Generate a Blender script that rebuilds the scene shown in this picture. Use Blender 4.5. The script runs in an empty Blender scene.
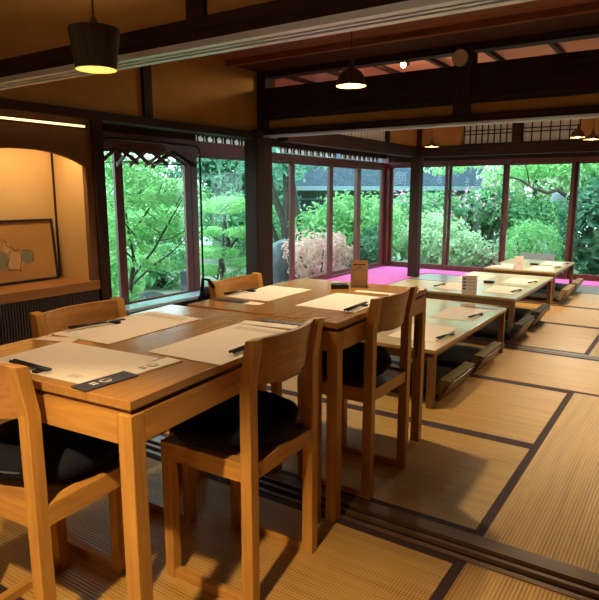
import bpy, bmesh, math, random
from mathutils import Vector, Matrix, Quaternion
R = math.radians
random.seed(7)
sc = bpy.context.scene
col = sc.collection

# ------------------------------------------------------------------ materials
def nt(name):
    m = bpy.data.materials.new(name); m.use_nodes = True
    n = m.node_tree.nodes; n.clear()
    return m, n, m.node_tree.links

def principled(name, color, rough=0.5, metal=0.0, coat=0.0, spec=0.5, var=0.0, var_scale=8.0, stretch=(1, 1, 1), color2=None,
               bump=0.0, bump_scale=60.0, sub=0.0, emit=None, estr=0.0):
    m, n, l = nt(name)
    out = n.new('ShaderNodeOutputMaterial'); b = n.new('ShaderNodeBsdfPrincipled')
    l.new(b.outputs[0], out.inputs[0])
    b.inputs['Base Color'].default_value = (*color, 1); b.inputs['Roughness'].default_value = rough
    b.inputs['Metallic'].default_value = metal; b.inputs['Coat Weight'].default_value = coat
    b.inputs['Coat Roughness'].default_value = 0.12
    b.inputs['Specular IOR Level'].default_value = spec
    if emit:
        b.inputs['Emission Color'].default_value = (*emit, 1); b.inputs['Emission Strength'].default_value = estr
    if var or color2:
        tc = n.new('ShaderNodeTexCoord'); mp = n.new('ShaderNodeMapping'); mp.inputs['Scale'].default_value = stretch
        ns = n.new('ShaderNodeTexNoise'); ns.inputs['Scale'].default_value = var_scale; ns.inputs['Detail'].default_value = 4
        l.new(tc.outputs['Object'], mp.inputs[0]); l.new(mp.outputs[0], ns.inputs[0])
        rp = n.new('ShaderNodeValToRGB'); rp.color_ramp.elements[0].position = 0.32; rp.color_ramp.elements[1].position = 0.68
        c2 = color2 or tuple(c * (1 - var) for c in color)
        rp.color_ramp.elements[0].color = (*c2, 1); rp.color_ramp.elements[1].color = (*color, 1)
        l.new(ns.outputs[0], rp.inputs[0]); l.new(rp.outputs[0], b.inputs['Base Color'])
        if bump:
            bp = n.new('ShaderNodeBump'); bp.inputs['Strength'].default_value = bump; bp.inputs['Distance'].default_value = 0.004
            n2 = n.new('ShaderNodeTexNoise'); n2.inputs['Scale'].default_value = bump_scale
            l.new(mp.outputs[0], n2.inputs[0]); l.new(n2.outputs[0], bp.inputs['Height']); l.new(bp.outputs[0], b.inputs['Normal'])
    return m

def leaf_mat(name, c1, c2, scale=3.0, trans=0.35):
    m, n, l = nt(name)
    out = n.new('ShaderNodeOutputMaterial')
    tc = n.new('ShaderNodeTexCoord'); ns = n.new('ShaderNodeTexNoise'); ns.inputs['Scale'].default_value = scale; ns.inputs['Detail'].default_value = 6
    l.new(tc.outputs['Object'], ns.inputs[0])
    rp = n.new('ShaderNodeValToRGB'); rp.color_ramp.elements[0].position = 0.36; rp.color_ramp.elements[1].position = 0.64
    rp.color_ramp.elements[0].color = (*c1, 1); rp.color_ramp.elements[1].color = (*c2, 1)
    l.new(ns.outputs[0], rp.inputs[0])
    d = n.new('ShaderNodeBsdfPrincipled'); d.inputs['Roughness'].default_value = 0.55; d.inputs['Specular IOR Level'].default_value = 0.3
    t = n.new('ShaderNodeBsdfTranslucent'); mx = n.new('ShaderNodeMixShader'); mx.inputs[0].default_value = trans
    l.new(rp.outputs[0], d.inputs['Base Color']); l.new(rp.outputs[0], t.inputs[0])
    l.new(d.outputs[0], mx.inputs[1]); l.new(t.outputs[0], mx.inputs[2]); l.new(mx.outputs[0], out.inputs[0])
    return m

def tatami_mat(name, along):
    """woven rush: ribs that run along the mat, fine weft lines across"""
    m, n, l = nt(name)
    out = n.new('ShaderNodeOutputMaterial'); b = n.new('ShaderNodeBsdfPrincipled'); l.new(b.outputs[0], out.inputs[0])
    tc = n.new('ShaderNodeTexCoord')
    w1 = n.new('ShaderNodeTexWave'); w1.wave_type = 'BANDS'; w1.bands_direction = 'X' if along == 'y' else 'Y'
    w1.inputs['Scale'].default_value = 26.0; w1.inputs['Distortion'].default_value = 0.3; w1.inputs['Detail'].default_value = 1
    w2 = n.new('ShaderNodeTexWave'); w2.wave_type = 'BANDS'; w2.bands_direction = 'Y' if along == 'y' else 'X'
    w2.inputs['Scale'].default_value = 30.0; w2.inputs['Distortion'].default_value = 1.2
    ns = n.new('ShaderNodeTexNoise'); ns.inputs['Scale'].default_value = 2.2; ns.inputs['Detail'].default_value = 5
    mp = n.new('ShaderNodeMapping'); mp.inputs['Scale'].default_value = (14, 0.7, 1) if along == 'y' else (0.7, 14, 1)
    l.new(tc.outputs['Object'], mp.inputs[0])
    for w in (w1, w2): l.new(tc.outputs['Object'], w.inputs[0])
    l.new(mp.outputs[0], ns.inputs[0])
    ad = n.new('ShaderNodeMath'); ad.operation = 'MULTIPLY_ADD'; ad.inputs[1].default_value = 0.45
    l.new(w1.outputs['Fac'], ad.inputs[0])
    m2 = n.new('ShaderNodeMath'); m2.operation = 'MULTIPLY_ADD'; m2.inputs[1].default_value = 0.42
    l.new(w2.outputs['Fac'], m2.inputs[0]); l.new(ns.outputs[0], m2.inputs[2]); l.new(m2.outputs[0], ad.inputs[2])
    rp = n.new('ShaderNodeValToRGB'); rp.color_ramp.elements[0].position = 0.35; rp.color_ramp.elements[1].position = 1.0
    rp.color_ramp.elements[0].color = (0.17, 0.080, 0.017, 1); rp.color_ramp.elements[1].color = (0.53, 0.300, 0.068, 1)
    l.new(ad.outputs[0], rp.inputs[0]); l.new(rp.outputs[0], b.inputs['Base Color'])
    b.inputs['Roughness'].default_value = 0.42; b.inputs['Specular IOR Level'].default_value = 0.5
    bp = n.new('ShaderNodeBump'); bp.inputs['Strength'].default_value = 0.45; bp.inputs['Distance'].default_value = 0.003
    l.new(w1.outputs['Fac'], bp.inputs['Height']); l.new(bp.outputs[0], b.inputs['Normal'])
    return m

def glass_mat():
    m, n, l = nt('window_glass')
    out = n.new('ShaderNodeOutputMaterial'); t = n.new('ShaderNodeBsdfTransparent'); g = n.new('ShaderNodeBsdfGlossy')
    t.inputs[0].default_value = (0.88, 0.97, 0.965, 1); g.inputs['Roughness'].default_value = 0.0
    fr = n.new('ShaderNodeFresnel'); ge = n.new('ShaderNodeNewGeometry'); mr = n.new('ShaderNodeMapRange')
    mr.inputs['To Min'].default_value = 1.45; mr.inputs['To Max'].default_value = 1 / 1.45
    l.new(ge.outputs['Backfacing'], mr.inputs['Value']); l.new(mr.outputs[0], fr.inputs[0])
    mx = n.new('ShaderNodeMixShader'); sc_ = n.new('ShaderNodeMath'); sc_.operation = 'MULTIPLY'; sc_.inputs[1].default_value = 0.35
    l.new(fr.outputs[0], sc_.inputs[0]); l.new(sc_.outputs[0], mx.inputs[0]); l.new(t.outputs[0], mx.inputs[1]); l.new(g.outputs[0], mx.inputs[2])
    l.new(mx.outputs[0], out.inputs[0])
    return m

def roof_tile_mat():
    m, n, l = nt('roof_tiles')
    out = n.new('ShaderNodeOutputMaterial'); b = n.new('ShaderNodeBsdfPrincipled'); l.new(b.outputs[0], out.inputs[0])
    tc = n.new('ShaderNodeTexCoord'); br = n.new('ShaderNodeTexBrick'); br.inputs['Scale'].default_value = 3.2
    br.inputs['Color1'].default_value = (0.050, 0.075, 0.100, 1); br.inputs['Color2'].default_value = (0.030, 0.050, 0.072, 1)
    br.inputs['Mortar'].default_value = (0.010, 0.016, 0.022, 1); br.inputs['Mortar Size'].default_value = 0.035
    l.new(tc.outputs['UV'], br.inputs[0]); l.new(br.outputs[0], b.inputs['Base Color']); b.inputs['Roughness'].default_value = 0.9; b.inputs['Specular IOR Level'].default_value = 0.1
    return m

M = {}
M['oak'] = principled('oiled_oak', (0.58, 0.275, 0.050), 0.32, coat=0.3, var_scale=5, stretch=(1.2, 14, 14), color2=(0.42, 0.195, 0.040), bump=0.08)
M['oak_y'] = principled('oiled_oak_depth', (0.58, 0.275, 0.050), 0.34, coat=0.25, var_scale=5, stretch=(14, 1.2, 14), color2=(0.42, 0.195, 0.040), bump=0.08)
M['oak_v'] = principled('oiled_oak_upright', (0.58, 0.275, 0.050), 0.36, coat=0.2, var_scale=5, stretch=(14, 14, 1.2), color2=(0.42, 0.195, 0.040), bump=0.08)
M['oak_top'] = principled('polished_oak_top', (0.46, 0.22, 0.048), 0.24, coat=0.5, var_scale=4, stretch=(16, 1.1, 4), color2=(0.36, 0.165, 0.04))
M['oak_back'] = principled('bent_oak_panel', (0.50, 0.23, 0.06), 0.36, coat=0.2, var_scale=5, stretch=(1.2, 14, 14), color2=(0.36, 0.15, 0.035), bump=0.06)
M['low_top'] = principled('low_table_top', (0.52, 0.33, 0.14), 0.30, coat=0.35, var_scale=4, stretch=(16, 1.1, 4), color2=(0.40, 0.26, 0.11))
M['low_leg'] = principled('low_table_leg', (0.26, 0.13, 0.045), 0.4, var_scale=5, stretch=(14, 14, 1.2), color2=(0.17, 0.08, 0.03))
M['dark'] = principled('smoked_timber', (0.046, 0.020, 0.012), 0.6, var_scale=3, stretch=(1, 12, 12), color2=(0.018, 0.008, 0.006), spec=0.15)
M['dark_y'] = principled('smoked_timber_y', (0.046, 0.020, 0.012), 0.6, var_scale=3, stretch=(12, 1, 12), color2=(0.018, 0.008, 0.006), spec=0.15)
M['post'] = principled('old_post', (0.050, 0.022, 0.013), 0.6, var_scale=3, stretch=(12, 12, 1), color2=(0.028, 0.012, 0.008), spec=0.15)
M['redwood'] = principled('red_brown_sash', (0.17, 0.042, 0.032), 0.4, var_scale=3, stretch=(6, 6, 1), color2=(0.11, 0.028, 0.022))
M['groove'] = principled('pale_metal_track', (0.72, 0.84, 1.0), 0.42, metal=0.5, var_scale=4, stretch=(1, 14, 14), color2=(0.64, 0.76, 0.92))
M['ceil'] = principled('ceiling_boards', (0.30, 0.095, 0.055), 0.6, var_scale=3, stretch=(1, 10, 10), color2=(0.13, 0.040, 0.026))
M['ceil_red'] = principled('red_ceiling_boards', (0.62, 0.27, 0.165), 0.5, var_scale=3, stretch=(1, 8, 8), color2=(0.52, 0.215, 0.125))
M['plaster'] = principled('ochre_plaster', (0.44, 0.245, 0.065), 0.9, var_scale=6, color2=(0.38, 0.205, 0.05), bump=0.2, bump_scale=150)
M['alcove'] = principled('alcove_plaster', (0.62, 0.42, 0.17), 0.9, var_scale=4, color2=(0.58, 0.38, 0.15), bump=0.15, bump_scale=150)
M['alcove_board'] = principled('alcove_board', (0.40, 0.17, 0.05), 0.35, var_scale=4, stretch=(10, 1, 6), color2=(0.28, 0.11, 0.03))
M['black'] = principled('black_lacquer', (0.012, 0.011, 0.012), 0.35)
M['blackcloth'] = principled('black_cushion_cloth', (0.010, 0.010, 0.012), 0.9, spec=0.12, var_scale=30, color2=(0.007, 0.007, 0.009), bump=0.2, bump_scale=400)
M['greycloth'] = principled('grey_seat_cloth', (0.055, 0.06, 0.07), 0.8, var_scale=40, color2=(0.04, 0.045, 0.05))
M['darkolive'] = principled('dark_olive_cloth', (0.040, 0.036, 0.020), 0.85, var_scale=40, color2=(0.028, 0.025, 0.014))
M['olive'] = principled('olive_tan_cloth', (0.36, 0.27, 0.11), 0.85, var_scale=40, color2=(0.20, 0.15, 0.06))
M['zaisu_wood'] = principled('bent_ply', (0.16, 0.075, 0.035), 0.4, var_scale=5, stretch=(8, 8, 8), color2=(0.11, 0.05, 0.022))
M['greyply'] = principled('grey_blue_back', (0.34, 0.40, 0.44), 0.3, var_scale=6, color2=(0.29, 0.35, 0.39))
M['heri'] = principled('maroon_border_cloth', (0.040, 0.014, 0.014), 0.8)
M['paper'] = principled('kraft_placemat', (0.80, 0.68, 0.53), 0.6, var_scale=10, color2=(0.77, 0.65, 0.50))
M['palepaper'] = principled('cream_card', (0.80, 0.70, 0.54), 0.6)
M['ink'] = principled('dark_ink', (0.06, 0.045, 0.04), 0.6)
M['softink'] = principled('soft_brown_ink', (0.42, 0.29, 0.17), 0.6)
M['navy'] = principled('navy_card', (0.030, 0.028, 0.040), 0.5)
M['signcard'] = principled('brown_kraft_card', (0.80, 0.62, 0.43), 0.6)
M['pinkcard'] = principled('pale_pink_card', (0.82, 0.72, 0.67), 0.6)
M['greenpaper'] = principled('green_wrapper', (0.22, 0.26, 0.13), 0.6)
M['pink'] = principled('pink_felt', (0.76, 0.13, 0.44), 0.95, var_scale=20, color2=(0.71, 0.115, 0.41))
M['boards'] = principled('grey_floor_boards', (0.27, 0.24, 0.23), 0.3, var_scale=4, stretch=(1, 10, 10), color2=(0.20, 0.17, 0.16))
M['sill'] = principled('threshold_wood', (0.17, 0.085, 0.035), 0.35, var_scale=4, stretch=(1, 16, 16), color2=(0.09, 0.042, 0.018))
M['ledge'] = principled('ledge_sky_sheen', (0.62, 0.84, 0.97), 0.12, coat=0.6)  # sky reflection on the ledge painted in as pale blue
M['steel'] = principled('dark_tube', (0.02, 0.018, 0.018), 0.3, metal=0.7)
M['hanger'] = principled('hanger_wood', (0.22, 0.10, 0.07), 0.4, var_scale=5, color2=(0.15, 0.065, 0.045))
M['wire'] = principled('hook_wire', (0.6, 0.6, 0.6), 0.25, metal=1.0)
M['shade'] = principled('shade_bark', (0.055, 0.036, 0.020), 0.8, var_scale=18, stretch=(3, 3, 0.6), color2=(0.025, 0.017, 0.010), bump=0.5, bump_scale=40)
M['shadein'] = principled('shade_lining', (0.85, 0.70, 0.40), 0.6)
M['dome'] = principled('dome_enamel', (0.09, 0.05, 0.03), 0.3, metal=0.4)
M['cord'] = principled('cord_cloth', (0.10, 0.022, 0.014), 0.7)
M['brass'] = principled('aged_brass', (0.16, 0.11, 0.05), 0.4, metal=0.9)
M['bulb'] = principled('warm_bulb', (1, 0.8, 0.5), 0.4, emit=(1.0, 0.76, 0.42), estr=26)
M['bulbdim'] = principled('warm_bulb_soft', (1, 0.8, 0.5), 0.4, emit=(1.0, 0.72, 0.30), estr=5)
M['tube'] = principled('light_tube', (1, 0.9, 0.7), 0.4, emit=(1.0, 0.62, 0.28), estr=1.3)
M['shoji'] = leaf_mat('shoji_paper', (0.88, 0.86, 0.85), (0.92, 0.90, 0.89), 3, 0.5)
M['speaker'] = principled('speaker_mesh', (0.66, 0.55, 0.43), 0.6)
M['art'] = principled('aged_gold_paper', (0.46, 0.24, 0.065), 0.7, var_scale=3, color2=(0.38, 0.19, 0.05))
M['arta'] = principled('faded_green_ink', (0.20, 0.19, 0.12), 0.8)
M['artb'] = principled('faded_buff_ink', (0.50, 0.31, 0.14), 0.8)
M['glass'] = glass_mat()
M['tat_x'] = tatami_mat('tatami_rush_x', 'x'); M['tat_y'] = tatami_mat('tatami_rush_y', 'y')
M['rooftile'] = roof_tile_mat()
M['housewall'] = principled('house_wall', (0.17, 0.165, 0.15), 0.85, var_scale=4, color2=(0.14, 0.135, 0.125))
M['fascia'] = principled('blue_grey_fascia', (0.16, 0.24, 0.27), 0.6)
M['bark'] = principled('bark', (0.075, 0.060, 0.048), 0.9, var_scale=9, color2=(0.04, 0.032, 0.026))
M['rock'] = principled('garden_rock', (0.12, 0.14, 0.16), 0.85, var_scale=5, color2=(0.055, 0.068, 0.08), bump=0.8, bump_scale=10)
M['palerock'] = principled('pale_rock', (0.24, 0.28, 0.30), 0.85, var_scale=3, color2=(0.12, 0.15, 0.17), bump=0.8, bump_scale=10)
M['gravel'] = principled('moss_and_gravel', (0.27, 0.27, 0.24), 0.95, var_scale=1.1, color2=(0.07, 0.14, 0.045), bump=0.8, bump_scale=70)
M['conc'] = principled('dark_stone_post', (0.045, 0.06, 0.085), 0.8)
M['lf_maple'] = leaf_mat('maple_leaves', (0.20, 0.50, 0.20), (0.50, 0.82, 0.38), 3.5, 0.5)
M['lf_bright'] = leaf_mat('bright_leaves', (0.14, 0.42, 0.15), (0.42, 0.74, 0.32), 5)
M['lf_mid'] = leaf_mat('mid_leaves', (0.09, 0.28, 0.13), (0.27, 0.54, 0.25), 4)
M['lf_dark'] = leaf_mat('dark_leaves', (0.05, 0.18, 0.11), (0.17, 0.38, 0.22), 4)
M['lf_pale'] = leaf_mat('pale_leaves', (0.32, 0.52, 0.28), (0.68, 0.82, 0.54), 5)
M['lf_pink'] = leaf_mat('pink_leaves', (0.70, 0.44, 0.38), (0.98, 0.74, 0.68), 6, 0.5)
M['lf_blue'] = leaf_mat('blue_green_leaves', (0.12, 0.36, 0.26), (0.36, 0.64, 0.50), 2.5)
M['lf_russet'] = leaf_mat('russet_leaves', (0.28, 0.25, 0.17), (0.60, 0.48, 0.38), 6)
M['petal'] = leaf_mat('azalea_petals', (0.70, 0.25, 0.48), (0.85, 0.50, 0.68), 8)

# ------------------------------------------------------------------ mesh builder
class MB:
    def __init__(s): s.bm = bmesh.new()
    def box(s, x0, x1, y0, y1, z0, z1, mi=0):
        vs = [s.bm.verts.new((x, y, z)) for z in (z0, z1) for y in (y0, y1) for x in (x0, x1)]
        for f in ((0, 2, 3, 1), (4, 5, 7, 6), (0, 1, 5, 4), (2, 6, 7, 3), (0, 4, 6, 2), (1, 3, 7, 5)):
            fc = s.bm.faces.new([vs[i] for i in f]); fc.material_index = mi
        return s
    def hexa(s, pts, mi=0):           # 8 points: bottom ring of 4, top ring of 4
        vs = [s.bm.verts.new(p) for p in pts]
        for f in ((3, 2, 1, 0), (4, 5, 6, 7), (0, 1, 5, 4), (1, 2, 6, 5), (2, 3, 7, 6), (3, 0, 4, 7)):
            fc = s.bm.faces.new([vs[i] for i in f]); fc.material_index = mi
        return s
    def prism(s, ring, vec, mi=0, smooth=False):  # polygon ring extruded by vec
        a = [s.bm.verts.new(p) for p in ring]; v = Vector(vec)
        b = [s.bm.verts.new(Vector(p) + v) for p in ring]
        n = len(a)
        fs = [s.bm.faces.new(a[::-1]), s.bm.faces.new(b)]
        for i in range(n): fs.append(s.bm.faces.new((a[i], a[(i + 1) % n], b[(i + 1) % n], b[i])))
        for f in fs: f.material_index = mi
        return s
    def tube(s, pts, rad, seg=8, mi=0, closed=False):
        pts = [Vector(p) for p in pts]; n = len(pts)
        rads = rad if isinstance(rad, (list, tuple)) else [rad] * n
        rings = []; prev = None
        for i, p in enumerate(pts):
            a = pts[(i - 1) % n] if (closed or i > 0) else p
            c = pts[(i + 1) % n] if (closed or i < n - 1) else p
            t = (c - a).normalized()
            u = prev - t * prev.dot(t) if prev else t.orthogonal()
            u.normalize(); prev = u; w = t.cross(u)
            rings.append([s.bm.verts.new(p + (u * math.cos(2 * math.pi * k / seg) + w * math.sin(2 * math.pi * k / seg)) * rads[i]) for k in range(seg)])
        m = n if closed else n - 1
        for i in range(m):
            A, B = rings[i], rings[(i + 1) % n]
            for k in range(seg):
                f = s.bm.faces.new((A[k], A[(k + 1) % seg], B[(k + 1) % seg], B[k])); f.smooth = True; f.material_index = mi
        if not closed:
            s.bm.faces.new(rings[0][::-1]).material_index = mi; s.bm.faces.new(rings[-1]).material_index = mi
        return s
    def lathe(s, prof, c=(0, 0, 0), seg=28, mi=0, cap=False):
        rings = []
        for r, z in prof:
            rings.append([s.bm.verts.new((c[0] + r * math.cos(2 * math.pi * k / seg), c[1] + r * math.sin(2 * math.pi * k / seg), c[2] + z)) for k in range(seg)])
        for A, B in zip(rings, rings[1:]):
            for k in range(seg):
                f = s.bm.faces.new((A[k], A[(k + 1) % seg], B[(k + 1) % seg], B[k])); f.smooth = True; f.material_index = mi
        if cap:
            s.bm.faces.new(rings[0][::-1]).material_index = mi; s.bm.faces.new(rings[-1]).material_index = mi
        return s
    def quad(s, a, b, c, d, mi=0):
        f = s.bm.faces.new([s.bm.verts.new(p) for p in (a, b, c, d)]); f.material_index = mi
        return s
    def build(s, name, mats, parent=None, loc=None, bevel=0.0, sub=0, rot=None):
        me = bpy.data.meshes.new(name)
        bmesh.ops.recalc_face_normals(s.bm, faces=s.bm.faces[:]) if len(s.bm.faces) < 3000 else None
        s.bm.to_mesh(me); s.bm.free()
        for m in (mats if isinstance(mats, (list, tuple)) else [mats]): me.materials.append(m)
        o = bpy.data.objects.new(name, me); col.objects.link(o)
        if parent: o.parent = parent
        if loc: o.location = loc
        if rot: o.rotation_euler = rot
        if bevel:
            b = o.modifiers.new('bevel', 'BEVEL'); b.width = bevel; b.segments = 2; b.limit_method = 'ANGLE'; b.angle_limit = R(40)
        if sub:
            d = o.modifiers.new('sub', 'SUBSURF'); d.levels = sub; d.render_levels = sub
        return o

def tag(o, label, cat, group=None, kind=None):
    o['label'] = label; o['category'] = cat
    if group: o['group'] = group
    if kind: o['kind'] = kind
    return o
def thing(name, label, cat, loc=(0, 0, 0), rz=0.0, group=None):
    o = bpy.data.objects.new(name, None); col.objects.link(o); o.empty_display_size = 0.1
    o.location = loc; o.rotation_euler = (0, 0, rz)
    return tag(o, label, cat, group)
def struct(o): o['kind'] = 'structure'; return o
def copy_tree(o, parent=None):
    c = o.copy(); col.objects.link(c); c.parent = parent
    for ch in list(o.children): copy_tree(ch, c)
    return c
def clone(o, loc, rz, label):
    c = copy_tree(o); c.location = loc; c.rotation_euler = (0, 0, rz); c['label'] = label
    return c
def sbox(name, mat, *b, bevel=0.0, parent=None):
    o = MB().box(*b).build(name, mat, parent, bevel=bevel)
    return struct(o) if parent is None else o

# ------------------------------------------------------------------ the setting
K = 0.966
def kz(z): return 1.2 + (z - 1.2) * K
XL, YB = -4.30, 9.0          # outer left wall, outer back wall
XR, YF = 3.2, -3.0           # right wall and wall behind the camera (outside the frame)

sbox('floor', M['boards'], XL - 0.1, XR, YF, YB + 0.1, -0.15, -0.052)

# tatami mats
HW = 0.034
def tatami(x0, x1, y0, y1, along, label):
    t = thing('tatami_mat', label, 'tatami mat', ((x0 + x1) / 2, (y0 + y1) / 2, 0), 0, 'tatami mats on the floor')
    hx, hy = (x1 - x0) / 2, (y1 - y0) / 2
    if along == 'y':
        MB().box(-hx + HW, hx - HW, -hy, hy, -0.05, 0).build('rush_surface', M['tat_y'], t)
        for s in (-1, 1): MB().box(*sorted((s * hx, s * (hx - HW))), -hy, hy, -0.05, 0.001).build('border', M['heri'], t)
    else:
        MB().box(-hx, hx, -hy + HW, hy - HW, -0.05, 0).build('rush_surface', M['tat_x'], t)
        for s in (-1, 1): MB().box(-hx, hx, *sorted((s * hy, s * (hy - HW))), -0.05, 0.001).build('border', M['heri'], t)
    return t
XT = -0.56; TW, TL = 0.945, 1.89
g = 0.001
Y1, Y2, Y3, Y4, Y5, Y6, Y7 = 1.96, 2.86, 3.82, 4.695, 5.84, 6.82, 7.88
Y4B = 4.80
XA, XB = XT - TL, -3.50
tatami(XT + g, XT + TW, Y1, Y3, 'y', 'tatami mat with strong ribs at the right edge, just past the sliding door track')
tatami(XA, XT - g, Y1, Y2 - g, 'x', 'tatami mat under the far standing table, touching the sliding door track')
tatami(XA, XT - g, Y2 + g, Y3 - g, 'x', 'tatami mat under the near end of the nearest low table')
tatami(XB, XA - g, Y1, Y2 - g, 'x', 'tatami mat along the windows beside the far standing table')
tatami(XB, XA - g, Y2 + g, Y3 - g, 'x', 'tatami mat left of the nearest low table')
tatami(XA, XT + TW, Y3 + g, Y4 - g, 'x', 'wide tatami mat crossing under the far end of the nearest low table')
tatami(XB, XA - g, Y3 + g, Y4 - g, 'x', 'tatami mat beside the left end of the nearest low table, toward the windows')
tatami(XA, XT - 0.06 - g, Y4B + g, Y5 - g, 'x', 'tatami mat under the near half of the middle low table')
tatami(XT - 0.06 + g, XT + TW, Y4B + g, Y6, 'y', 'ribbed tatami mat right of the middle low table at the picture edge')
tatami(-3.35, XA - g, Y4B + g, Y5 - g, 'x', 'tatami mat left of the middle low table, near the pink felt')
tatami(XA, XT - 0.06 - g, Y5 + g, Y6 - g, 'x', 'tatami mat under the far half of the middle low table')
tatami(-3.35, XA - g, Y5 + g, Y6 - g, 'x', 'tatami mat between the middle low table and the pink felt, second from back')
tatami(XA, XT + TW, Y6 + g, Y7 - g, 'x', 'wide tatami mat under the farthest low table')
tatami(-3.35, XA - g, Y6 + g, Y7 - g, 'x', 'tatami mat left of the farthest low table, by the lone dark post')
YN = 1.79
tatami(XT - TL, XT - g, YN - 0.95, YN, 'x', 'tatami mat in front of the track, under the nearest standing table')
tatami(XT + g, XT + 0.95, YN - 1.9, YN, 'y', 'tatami mat in front of the track at the lower right corner')
tatami(XB, XT - TL - g, YN - 0.95, YN, 'x', 'tatami mat in front of the track, along the slatted alcove base')
tatami(XT - TL - 0.6, XT - 0.6 - g, YN - 1.9, YN - 0.95 - g, 'x', 'nearest tatami mat at the lower left corner under the front chair')

# sliding-door track in the floor (double groove) and its twin overhead
struct(MB().box(XB, XR, Y4 + g, Y4 + 0.03, -0.05, 0.002).box(XB, XR, Y4 + 0.03, Y4 + 0.045, -0.05, -0.008, 1).box(XB, XR, Y4 + 0.045, Y4B - g, -0.05, 0.002).build('trim_70', [M['sill'], M['dark']]))
tk = struct(MB().box(XB, XR, 1.79, 1.812, -0.05, 0.004).box(XL, XR, 1.812, 1.845, -0.05, -0.010, 1).box(XL, XR, 1.845, 1.862, -0.05, 0.004)
            .box(XL, XR, 1.862, 1.892, -0.05, -0.010, 1).box(XL, XR, 1.892, 1.957, -0.05, 0.004).build('trim_1', [M['sill'], M['dark']]))
sbox('floor_infill', M['boards'], XL, XB - 0.001, YF, 4.86, -0.052, -0.001)

# engawa: pink felt and grey boards
sbox('floor_veranda', M['boards'], -3.34, XR, 7.88, YB, -0.052, 0.001)
fe = MB().box(XL, -3.36, 4.86, YB - 0.02, -0.05, 0.008).box(-3.36, XR, 8.52, YB - 0.02, 0.0012, 0.008).build('felt_carpet', M['pink'])
tag(fe, 'bright pink felt carpet laid along the corner windows', 'carpet')

# beam over the track, wall above it
B1 = 1.90
struct(MB().box(-3.575, XR, B1 - 0.055, B1 + 0.075, 1.79, 1.875).box(-3.575, XR, B1 - 0.055, B1 - 0.02, 1.765, 1.79, 1).box(-3.575, XR, B1 + 0.0, B1 + 0.018, 1.765, 1.79, 1)
       .box(-3.575, XR, B1 + 0.04, B1 + 0.075, 1.765, 1.79, 1).build('trim_2', [M['dark'], M['groove']]))
XW = -3.575
sbox('wall_near_partition', M['plaster'], XW, XR, B1 - 0.03, B1 + 0.05, 1.875, 2.5)
sbox('trim_3', M['dark'], -1.77, -1.675, B1 - 0.05, B1 + 0.07, 1.875, 2.5)
# ceilings
XW = -3.575                     # wall of the near and middle rooms; the glazed veranda lies outside it further back
sbox('ceiling_near', M['dark'], XW - 0.6, XR, YF, B1 - 0.03, 2.50, 2.58)
sbox('ceiling', M['ceil'], XW, XR, B1 + 0.05, 4.72, 2.335, 2.40)
sbox('trim_4', M['ceil'], XW, XR, 4.20, 4.25, 2.29, 2.335)
sbox('trim_5', principled('dark_ceiling_boards', (0.085, 0.030, 0.02), 0.7, spec=0.1), XW, XR, 4.25, 4.66, 2.31, 2.335)

# second partition: upper rail, open transom, heavy beam, plaster band, lintel with pale groove
P2 = 4.74
sbox('trim_6', M['dark'], XW, XR, P2 - 0.06, P2 + 0.06, 2.26, 2.335)
sbox('trim_7', M['dark'], XW, XR, P2 - 0.075, P2 + 0.075, 1.903, 2.16, bevel=0.006)
sbox('trim_8', M['black'], XW, XR, P2 - 0.058, P2 + 0.058, 1.875, 1.903)
sbox('wall_far_partition', M['plaster'], XW, XR, P2 - 0.03, P2 + 0.03, 1.794, 1.875)
struct(MB().box(XW, XR, P2 - 0.055, P2 + 0.055, 1.740, 1.798).box(XW, XR, P2 - 0.055, P2 - 0.022, 1.722, 1.740, 1).box(XW, XR, P2 + 0.018, P2 + 0.055, 1.722, 1.740, 1)
       .build('trim_9', [M['dark'], M['groove']]))
sbox('trim_10', M['post'], -1.667, -1.543, P2 - 0.09, P2 + 0.078, 1.797, 2.335)
sbox('trim_11', M['post'], XW, XW + 0.10, P2 - 0.085, P2 + 0.07, 1.765, 2.335)
# room beyond: pinkish boarded ceiling with battens
sbox('ceiling_far', M['ceil_red'], XL, XR, P2 + 0.06, 8.06, 2.42, 2.48)
for i, xx in enumerate((-3.75, -3.24, -2.72, -2.20, -1.67, -1.15, -0.62, -0.10)): sbox('trim_%d' % (80 + i), M['dark_y'], xx, xx + 0.038, P2 + 0.06, 8.06, 2.382, 2.42)

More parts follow.
